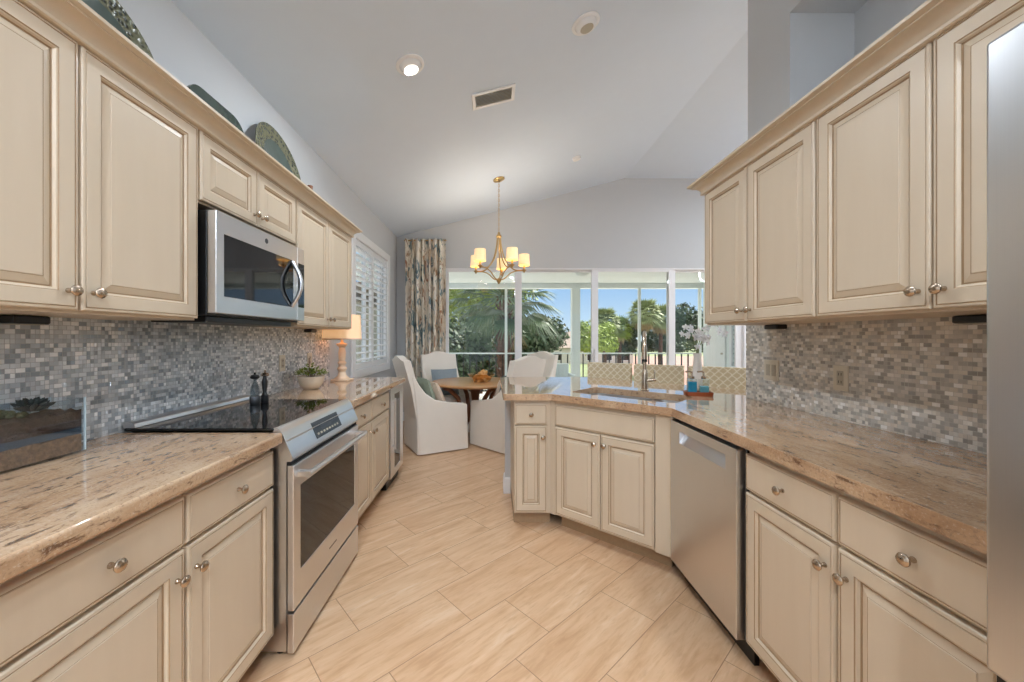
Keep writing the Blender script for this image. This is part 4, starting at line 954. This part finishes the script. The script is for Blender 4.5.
def chair_profile_arm():
    # side view (y forward = -y local), z: sweeping arm from tall back down to the seat front
    P = [(.305, .012), (.325, .46), (.365, .78), (.385, .90), (.345, .90), (.295, .80), (.22, .70), (.10, .615), (-.08, .575), (-.25, .555), (-.30, .54), (-.305, .30), (-.315, .012)]
    return P
def make_chair():
    t = thing('dining_chair', '', 'chair', (0, 0, 0), 0, 'slipcovered dining chairs')
    # local: faces -y
    sk_ = MB(); rows = []
    def ring(z, w, f, bk, r): return [(x, y, z) for x, y in [(p[0], p[1] + (bk - f) / 2) for p in rrect(w, (f + bk) / 2, r, 4)]]
    R = [ring(.012, .285, .315, .30, .03), ring(.25, .275, .305, .295, .03), ring(.44, .268, .298, .29, .03), ring(.475, .265, .29, .28, .03), ring(.495, .24, .265, .26, .04)]
    for r in R: sk_.v += r
    n = len(R[0])
    for k in range(len(R) - 1):
        for i in range(n): j = (i + 1) % n; sk_.face([k * n + i, k * n + j, (k + 1) * n + j, (k + 1) * n + i])
    sk_.face(list(range((len(R) - 1) * n, len(R) * n))); sk_.face(list(range(n))[::-1])
    sk_.build('seat', M['slip'], t, smooth=50)
    # back: arched top, raked
    bk = MB(); n = 16; top = []
    for i in range(n + 1):
        s_ = -1 + 2 * i / n; hz = 1.075 + (.05 * (.5 + .5 * cos(pi * s_ / .85)) if abs(s_) < .85 else 0); top.append((s_ * .272, hz))
    outl = [(-.268, .40)] + [(-.275, .75)] + top + [(.275, .75), (.268, .40)]
    def mpb(u, v, w): return (u, .235 + w + .26 * max(0, v - .40) ** 1.3, v)
    bk.prism([outl], 0, .085, mpb)
    o = bk.build('backrest', M['slip'], t, .022, 50, 3)
    for sx in (-1, 1):
        x0 = sx * .259; MB().prism([chair_profile_arm()], x0 - .022, x0 + .022, lambda u, v, w: (w, u, v)).build('arm', M['slip'], t, .018, 50, 3)
    # skirt panel down the back
    MB().prism([[(-.285, .012), (.285, .012), (.27, .45), (-.27, .45)]], .296, .318, lambda u, v, w: (u, w, v)).build('skirt', M['slip'], t, .01, 50, 3)
    return t
ch0 = make_chair()
def face(a): return radians(a) + pi / 2
for i, (x, y, a, lab) in enumerate((
    (-.70, 4.72, 28, 'white slipcovered chair nearest the wine cooler, seen from its side'),
    (.12, 4.80, 133, 'white slipcovered chair tucked behind the end of the peninsula counter'),
    (-.66, 5.58, -64, 'white slipcovered chair in front of the curtain'),
    (.46, 5.66, -135, 'white slipcovered chair on the far side of the table by the glass doors'))):
    o = ch0 if i == 0 else copy_tree(ch0); o.location = (x, y, 0); o.rotation_euler.z = face(a); o['label'] = lab
def pillow(label, x, y, z, a, tilt, w, m, th=.11):
    n = 10; mb = MB()
    for sgn in (1, -1):
        b = len(mb.v)
        for i in range(n + 1):
            for j in range(n + 1):
                u, v = -1 + 2 * i / n, -1 + 2 * j / n; k = max(0, (1 - u ** 4) * (1 - v ** 4)); pin = 1 - .09 * (1 - abs(u * v)) * (abs(u) ** 3 + abs(v) ** 3) / 2
                mb.v.append((u * w * pin, sgn * th / 2 * k ** .5, v * w * pin))
        for i in range(n):
            for j in range(n): q = [b + i * (n + 1) + j, b + (i + 1) * (n + 1) + j, b + (i + 1) * (n + 1) + j + 1, b + i * (n + 1) + j + 1]; mb.face(q if sgn < 0 else q[::-1])
    o = mb.build('throw_pillow', m, smooth=80, fix=False); o.location = (x, y, z); o.rotation_euler = Matrix.Rotation(face(a), 3, 'Z').to_4x4().to_3x3().to_euler(); o.rotation_euler = (Matrix.Rotation(face(a), 3, 'Z') @ Matrix.Rotation(radians(-tilt), 3, 'X')).to_euler()
    tag(o, label, 'pillow', 'throw pillows on the dining chairs'); return o
def along(cx, cy, a, f, r=0): return (cx + cos(radians(a)) * f + sin(radians(a)) * r, cy + sin(radians(a)) * f - cos(radians(a)) * r)
p = along(-.70, 4.72, 28, -.12); pillow('sage green pillow on the chair nearest the wine cooler', p[0], p[1], .675, 28, 18, .19, M['pillow_green'])
p = along(-.70, 4.72, 28, .00); pillow('cream pillow in front of the sage one on the side-on chair', p[0], p[1], .65, 28, 24, .165, M['pillow_cream'])
p = along(.12, 4.80, 133, -.17, -.02); pillow('dark teal pillow on the chair behind the peninsula end', p[0], p[1], .70, 133, 18, .20, M['pillow_teal'])
p = along(.12, 4.80, 133, -.08, -.03); pillow('cream pillow in front of the dark teal pillow', p[0], p[1], .68, 133, 24, .165, M['pillow_cream'])
p = along(-.66, 5.58, -64, -.10); pillow('grey-blue pillow on the chair in front of the curtain', p[0], p[1], .68, -64, 18, .20, M['pillow_blue'])

# curtain
mb = MB(); n = 90; X0, X1 = -1.388, -.755; zs = [2.895, 2.80, 2.6, 2.0, 1.2, .5, .02]
for z in zs:
    k = min(1.0, .55 + (2.895 - z) * .8)
    for i in range(n + 1):
        s_ = i / n; mb.v.append((X0 + (X1 - X0) * s_ + .012 * sin(s_ * 31 + z), 6.085 - .058 * k * sin(s_ * 2 * pi * 7.0) - .010 * sin(s_ * 19 + z * .6), z))
for r in range(len(zs) - 1):
    for i in range(n): mb.face([r * (n + 1) + i, r * (n + 1) + i + 1, (r + 1) * (n + 1) + i + 1, (r + 1) * (n + 1) + i])
t = thing('curtain', 'floor length floral curtain in browns and teal beside the glass doors', 'curtain', (0, 0, 0))
o = mb.build('drape', M['curtain'], t, smooth=80, fix=False); md = o.modifiers.new('thick', 'SOLIDIFY'); md.thickness = .004
MB().tube([(X0 - .02, 6.10, 2.875), (X1 + .02, 6.10, 2.875)], .010, 10).box(X0 + .02, 6.10, 2.865, X0 + .04, YB, 2.885).box(X1 - .04, 6.10, 2.865, X1 - .02, YB, 2.885).build('curtain_rod', M['gold'], t, smooth=40)

# chandelier
cx, cy = .075, 4.95; zt = zc(cx)
t = thing('chandelier', 'gold five-arm chandelier with small lit drum shades over the table', 'chandelier', (cx, cy, 0))
MB().lathe([(.075, 0), (.075, -.012), (.055, -.022), (.012, -.028), (.012, -.04)], (0, 0, zt), 28, Matrix.Rotation(-slope, 3, 'Y')).build('canopy', M['gold'], t, smooth=40)
chn = MB(); z = zt - .038; k = 0
while z > 2.70:
    pts = [(.009 * cos(a) if k % 2 else 0, 0 if k % 2 else .009 * cos(a), z - .017 + .019 * sin(a)) for a in [2 * pi * i / 10 for i in range(10)]]
    chn.tube(pts, .0026, 6, closed=True); z -= .031; k += 1
chn.build('chain', M['gold'], t, smooth=60)
MB().lathe([(.0, 2.695), (.012, 2.69), (.02, 2.66), (.034, 2.645), (.036, 2.63), (.03, 2.62), (0, 2.62)], seg=20).build('hub', M['gold'], t, smooth=40)
MB().lathe([(0, 2.105), (.014, 2.095), (.022, 2.075), (.032, 2.062), (.022, 2.05), (.012, 2.035), (.012, 2.028), (0, 2.02)][::-1], seg=20).build('finial', M['gold'], t, smooth=40)
for k in range(5):
    a = radians(10 + 72 * k); d = Vector((cos(a), sin(a), 0)); R = .335
    ctl = [d * .02 + Vector((0, 0, 2.63)), d * .035 + Vector((0, 0, 2.50)), d * .08 + Vector((0, 0, 2.35)), d * .17 + Vector((0, 0, 2.235)), d * .25 + Vector((0, 0, 2.205)), d * R + Vector((0, 0, 2.215))]
    lw = [d * R + Vector((0, 0, 2.205)), d * .24 + Vector((0, 0, 2.200)), d * .15 + Vector((0, 0, 2.165)), d * .08 + Vector((0, 0, 2.10)), d * .02 + Vector((0, 0, 2.075))]
    def sm(P, m=4):
        o_ = []
        for i in range(len(P) - 1):
            p0, p1, p2, p3 = P[max(i - 1, 0)], P[i], P[i + 1], P[min(i + 2, len(P) - 1)]
            for j in range(m):
                u = j / m; o_.append(.5 * ((2 * p1) + (p2 - p0) * u + (2 * p0 - 5 * p1 + 4 * p2 - p3) * u * u + (3 * p1 - p0 - 3 * p2 + p3) * u ** 3))
        return o_ + [P[-1]]
    ar = MB().tube(sm(ctl), .0085, 8).tube(sm(lw), .0075, 8).build('arm', M['gold'], t, smooth=60)
    c = d * R
    MB().lathe([(.0, -.03), (.008, -.02), (.014, -.008), (.030, .006), (.032, .012), (.012, .016), (.012, .045), (.009, .05), (.009, .10)], c + Vector((0, 0, 2.205)), 16).build('candle_cup', M['gold'], ar, smooth=40)
    pr = [(.072, 2.272), (.066, 2.415), (.0645, 2.415), (.0705, 2.272), (.072, 2.272)]
    MB().lathe(pr, c, 28).build('lamp_shade', M['shade_lit'], ar, smooth=60)
    MB().lathe([(.0, 2.30), (.012, 2.31), (.014, 2.335), (.008, 2.36), (0, 2.37)], c, 12).build('bulb', M['can_on'], ar, smooth=60)
    l = bpy.data.lights.new('candle_bulb', 'POINT'); l.energy = 4.5; l.shadow_soft_size = .04; l.color = (1, .90, .78); lo = bpy.data.objects.new('candle_bulb', l); COL.objects.link(lo); lo.parent = t; lo.location = (c.x, c.y, 2.39)

# ------------------------------------------------------------------ lanai
LY = 9.0; LX = 4.86
struct(box('lanai_floor', M['lanai_floor'], (-3.0, YB + .141, -.15), (LX + .3, LY + .25, -.01)))
struct(box('lanai_ceiling', M['lanai_white'], (-3.0, YB + .141, 2.60), (LX + .3, LY + .5, 2.72)))
struct(box('lanai_beam', M['lanai_white'], (-3.0, LY - .08, 2.49), (LX + .3, LY + .12, 2.5995)))
struct(box('lanai_roof', M['stucco'], (-3.2, YF - .5, 4.06), (XF + .5, LY + .6, 4.2)))
def post(name, x0, x1): struct(box(name, M['lanai_white'], (x0, LY - (x1 - x0) / 2, -.0095), (x1, LY + (x1 - x0) / 2, 2.4895), None, .006))
post('lanai_column', 1.83, 2.02)
for x in (.305, 3.42): post('lanai_post', x - .03, x + .03)
post('lanai_column', 4.80, 4.86)
def railing(label, x0, x1):
    t = thing('railing', label, 'railing', (0, LY, 0))
    MB().box(x0, -.025, .955, x1, .025, .985).build('top_rail', M['lanai_white'], t, .004); MB().box(x0, -.02, .08, x1, .02, .11).build('bottom_rail', M['blackmetal'], t)
    n = int((x1 - x0) / .150); m = None
    for i in range(n):
        xx = x0 + (i + .5) * (x1 - x0) / n
        if m is None: m = MB().box(-.012, -.012, .11, .012, .012, .955).build('picket', M['blackmetal'], t); m.location.x = xx
        else: c = m.copy(); COL.objects.link(c); c.location.x = xx
railing('white topped railing with black pickets left of the lanai column', -2.9, 1.82); railing('white topped railing with black pickets right of the lanai column', 2.03, 4.79)
# side wall of the lanai with its door and louvred window
mb = MB().prism([[(YB + .15, -.0095), (LY - .1, -.0095), (LY - .1, 2.599), (YB + .15, 2.599)], [(7.42, .75), (7.82, .75), (7.82, 2.1), (7.42, 2.1)]], LX, LX + .14, lambda u, v, w: (w, u, v))
struct(mb.build('wall_lanai', M['lanai_white']))
w6 = bpy.data.objects.new('window_6', None); COL.objects.link(w6); struct(w6)
MB().prism([[(7.36, .69), (7.88, .69), (7.88, 2.16), (7.36, 2.16)], [(7.44, .77), (7.80, .77), (7.80, 2.08), (7.44, 2.08)]], -.03, 0, lambda u, v, w: (LX + w, u, v)).build('window_frame', M['frame'], w6)
mb = MB()
for k in range(14): mb.box(-.05, 7.43, -.003, .05, 7.81, .003, 0, Matrix.Translation((LX + .05, 0, .80 + k * .095)) @ Matrix.Rotation(radians(40), 4, 'Y'))
mb.build('louvers', M['pillow_teal'], w6)
t = bpy.data.objects.new('door_2', None); COL.objects.link(t); struct(t)
MB().box(LX - .035, 8.02, 0, LX - .001, 8.72, 2.1).build('leaf', M['white'], t, .004); MB().lathe([(.02, 0), (.02, .03), (.0, .04)], (LX - .036, 8.1, 1.0), 12, Matrix.Rotation(-pi / 2, 3, 'Y')).build('door_handle', M['nickel'], t)
t = thing('ceiling_light', 'round white light on the lanai ceiling outside the glass', 'ceiling light', (1.72, 7.4, 2.60))
MB().lathe([(.14, 0), (.14, -.02), (.11, -.06), (.05, -.085), (0, -.09)], seg=24).build('dome', M['lanai_white'], t, smooth=50)
t = thing('outdoor_chair', 'white outdoor armchair with grey cushion on the lanai', 'chair', (1.28, 7.9, -.0095), 0)
MB().box(-.30, -.30, .32, .30, .32, .45).build('cushion', M['cushion_grey'], t, .03, 40, 3); MB().box(-.33, .26, .25, .33, .36, .80).build('backrest', M['lanai_white'], t, .02)
for sx in (-1, 1):
    MB().box(sx * .34 - .03, -.32, .56, sx * .34 + .03, .34, .60).build('arm', M['lanai_white'], t, .006)
    for y in (-.29, .30): MB().box(sx * .34 - .025, y - .025, 0, sx * .34 + .025, y + .025, .56).build('leg', M['lanai_white'], t)
MB().box(-.31, -.29, .24, .31, .29, .318).build('seat_frame', M['lanai_white'], t)

# ------------------------------------------------------------------ the garden below
GZ = -3.2
struct(box('ground', M['grass'], (-260, 9.6, GZ - .3), (300, 420, GZ)))
o = box('paved_drive', M['paver'], (17, 36, GZ), (120, 95, GZ + .03)); struct(o)
struct(box('bounce_terrace', M['stucco'], (-60, 9.7, GZ), (60, 34, GZ + .04)))  # hidden pale slab added to bounce neutral light up into the lanai
def leaf_cloud(name, mat, parent, blobs, n, size):
    mb = MB(); tot = sum(b[3] ** 2 for b in blobs)
    for (x, y, z, r, sq) in blobs:
        for i in range(int(n * r * r / tot)):
            u = random.uniform(-1, 1); a = random.random() * 2 * pi; rr = r * (random.random() ** .28) * random.uniform(.82, 1.08); q = sqrt(1 - u * u)
            d = Vector((q * cos(a), q * sin(a), u)); p = Vector((x, y, z)) + Vector((d.x * rr, d.y * rr, d.z * rr * sq))
            nn = (d + Vector((random.gauss(0, .6), random.gauss(0, .6), random.gauss(0, .6)))).normalized(); e = nn.cross(Vector((random.random(), random.random(), random.random()))).normalized(); f = nn.cross(e); s_ = size * random.uniform(.6, 1.2)
            b = len(mb.v); mb.v += [tuple(p - e * s_), tuple(p + f * s_ * .5), tuple(p + e * s_), tuple(p - f * s_ * .5)]; mb.face([b, b + 1, b + 2, b + 3])
    return mb.build(name, mat, parent, fix=False)
def broad_tree(label, x, y, r, cz, mat, n=5200, size=.2, nb=9, sq=.85):
    t = thing('broadleaf_tree', label, 'tree', (x, y, GZ), 0, 'trees beyond the lanai')
    blobs = [(0, 0, cz - GZ, r * .75, sq)]
    for k in range(nb): a = k * 2.4; blobs.append((cos(a) * r * .6, sin(a) * r * .6, cz - GZ + random.uniform(-.5, .55) * r, r * random.uniform(.35, .5), sq))
    leaf_cloud('crown', mat, t, blobs, n, size)
    h = cz - GZ; MB().tube([(0, 0, 0), (.1, 0, h * .4), (-.05, .1, h * .95)], [.26, .2, .1], 10).build('trunk', M['bark'], t, smooth=60)
    return t
def fan(mb, base, d, petiole, rad, n, spread=2.4, droop=.25, w=.05):
    d = d.normalized(); side = d.cross(Vector((0, 0, 1)));
    if side.length < .05: side = Vector((1, 0, 0))
    side.normalize(); nrm = side.cross(d).normalized(); p0 = base + d * petiole * .6 + Vector((0, 0, 0)); c = base + d * petiole + Vector((0, 0, -droop * .35 * petiole))
    mb.tube([base, p0, c], [.03, .022, .014], 5)
    for i in range(n):
        a = -spread / 2 + spread * i / (n - 1); v = (d * cos(a) + side * sin(a)); L = rad * (.72 + .28 * cos(a)) * random.uniform(.92, 1.05); e = v.cross(nrm).normalized(); m_ = c + v * L * .55 - nrm * .0 + Vector((0, 0, -droop * .12 * L)); tp = c + v * L + Vector((0, 0, -droop * L * random.uniform(.6, 1.4)))
        b = len(mb.v); mb.v += [tuple(c), tuple(m_ + e * w), tuple(tp), tuple(m_ - e * w), tuple(m_ + nrm * w * .5)]
        mb.face([b, b + 1, b + 4]); mb.face([b, b + 4, b + 3]); mb.face([b + 1, b + 2, b + 4]); mb.face([b + 4, b + 2, b + 3])
def palm(label, x, y, cz, petiole, rad, nf, nseg, mat, tr, w, boots=True, dead=6, el0=-.75):
    t = thing('palm_tree', label, 'palm', (x, y, GZ), 0, 'palms beyond the lanai'); h = cz - GZ
    mb = MB(); dm = MB()
    for k in range(nf):
        a = k * 2.39996; el = el0 + (1.2 - el0) * ((k + .5) / nf); d = Vector((cos(a) * cos(el), sin(a) * cos(el), sin(el)))
        fan(mb, Vector((0, 0, h)) + d * .12, d, petiole * random.uniform(.85, 1.15), rad * random.uniform(.85, 1.1), nseg, 2.5, .30 if el < .8 else .12, w)
    mb.build('fronds', mat, t, fix=False)
    if dead:
        for k in range(dead):
            a = k * 2.39996 + 1; el = random.uniform(-1.35, -.9); d = Vector((cos(a) * cos(el), sin(a) * cos(el), sin(el))); fan(dm, Vector((0, 0, h - .1)) + d * .1, d, petiole * .8, rad * .8, nseg, 1.8, .3, w)
        dm.build('dry_fronds', M['palm_dead'], t, fix=False)
    MB().tube([(.05, 0, 0), (0, .05, h * .5), (0, 0, h * .8), (0, 0, h)], [tr * 1.05, tr, tr * 1.1, tr * .7], 14).build('trunk', M['bark'], t, smooth=60)
    if boots:
        bm_ = MB()
        for k in range(70):
            a = k * 2.39996; z = h * .30 + h * .68 * k / 70; d = Vector((cos(a), sin(a), 0)); p = d * tr * .9 + Vector((0, 0, z)); bm_.bar(p, p + d * .13 + Vector((0, 0, .26)), .11, .045)
        bm_.build('leaf_bases', M['bark'], t)
    return t
random.seed(21)
palm('large fan palm close to the railing, its trunk left of the door post', .42, 14.0, 2.85, 1.0, 1.2, 44, 23, M['palm'], .25, .032, True, 1, -.75)
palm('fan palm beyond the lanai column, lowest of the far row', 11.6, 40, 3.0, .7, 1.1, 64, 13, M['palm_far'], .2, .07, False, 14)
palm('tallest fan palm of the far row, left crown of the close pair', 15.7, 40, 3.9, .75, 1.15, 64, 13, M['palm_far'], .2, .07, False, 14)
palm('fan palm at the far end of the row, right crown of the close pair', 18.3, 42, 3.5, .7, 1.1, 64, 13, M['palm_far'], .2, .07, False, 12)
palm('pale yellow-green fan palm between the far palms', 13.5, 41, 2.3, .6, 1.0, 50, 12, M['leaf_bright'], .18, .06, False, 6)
random.seed(31)
broad_tree('dense dark tree behind the large fan palm, beside the curtain', -1.6, 21, 3.2, .7, M['leaf_dark'], 9000, .17)
broad_tree('dark spreading tree behind the trunk of the large fan palm', 1.8, 26, 3.2, .8, M['leaf_dark'], 8000, .18)
broad_tree('bright yellow-green tree rising above the dark tree by the curtain', -1.0, 28, 4.4, 4.6, M['leaf_bright'], 7000, .2)
broad_tree('small light green tree just right of the lanai column', 9.0, 34, 2.0, 1.3, M['leaf_bright'], 4200, .17)
broad_tree('dark rounded tree at the right end of the garden', 16.0, 30, 2.5, 2.0, M['leaf_dark'], 8000, .16)
broad_tree('low green tree under the far palms', 14.3, 44, 2.7, 1.1, M['leaf_dark'], 6500, .2, 9, .55)
broad_tree('low green tree under the close pair of palms', 19.4, 45, 2.7, 1.2, M['leaf_dark'], 6500, .2, 9, .55)
broad_tree('wide green tree outside the shuttered window', -9.6, 46.0, 2.2, -.2, M['leaf_bright'], 4000, .2)
def house(label, x, y, w, d, ez, rz_, n):
    t = thing('house', label, 'house', (x, y, GZ))
    e = ez - GZ; r = rz_ - GZ
    MB().box(0, 0, 0, w, d, e).build('walls', M['stucco'], t)
    o = MB(); b = 0; o.v += [(-.6, -.6, e), (w + .6, -.6, e), (w + .6, d + .6, e), (-.6, d + .6, e), (d / 2, d / 2, r), (w - d / 2, d / 2, r)]
    o.face([0, 1, 5, 4]); o.face([1, 2, 5]); o.face([2, 3, 4, 5]); o.face([3, 0, 4]); o.face([3, 2, 1, 0]); o.build('roof', M['roof'], t)
    for k in range(n):
        xx = (k + .5) * w / n; f = MB().box(xx - .75, -.06, e - 2.3, xx + .75, 0, e - .7).build('window', M['frame'], t); MB().box(xx - .65, -.08, e - 2.2, xx + .65, -.061, e - .8).build('pane', M['blackglass'], f)
house('pale roofed house across the lawn behind the lanai column', 9.8, 68, 15, 9, -.4, 2.6, 5)
house('added pale house, a bright backdrop outside the shuttered window', -22, 20, 10, 44, 4.5, 6.4, 3)  # added so a sunlit wall shows bright between the louvers
random.seed(41)
t = thing('hedge', 'long clipped green hedge across the far side of the lawn', 'hedge', (0, 125, GZ))
leaf_cloud('foliage', M['leaf_dark'], t, [(x, 0, 1.5, 2.6, .8) for x in range(-55, 95, 3)], 9000, .45)
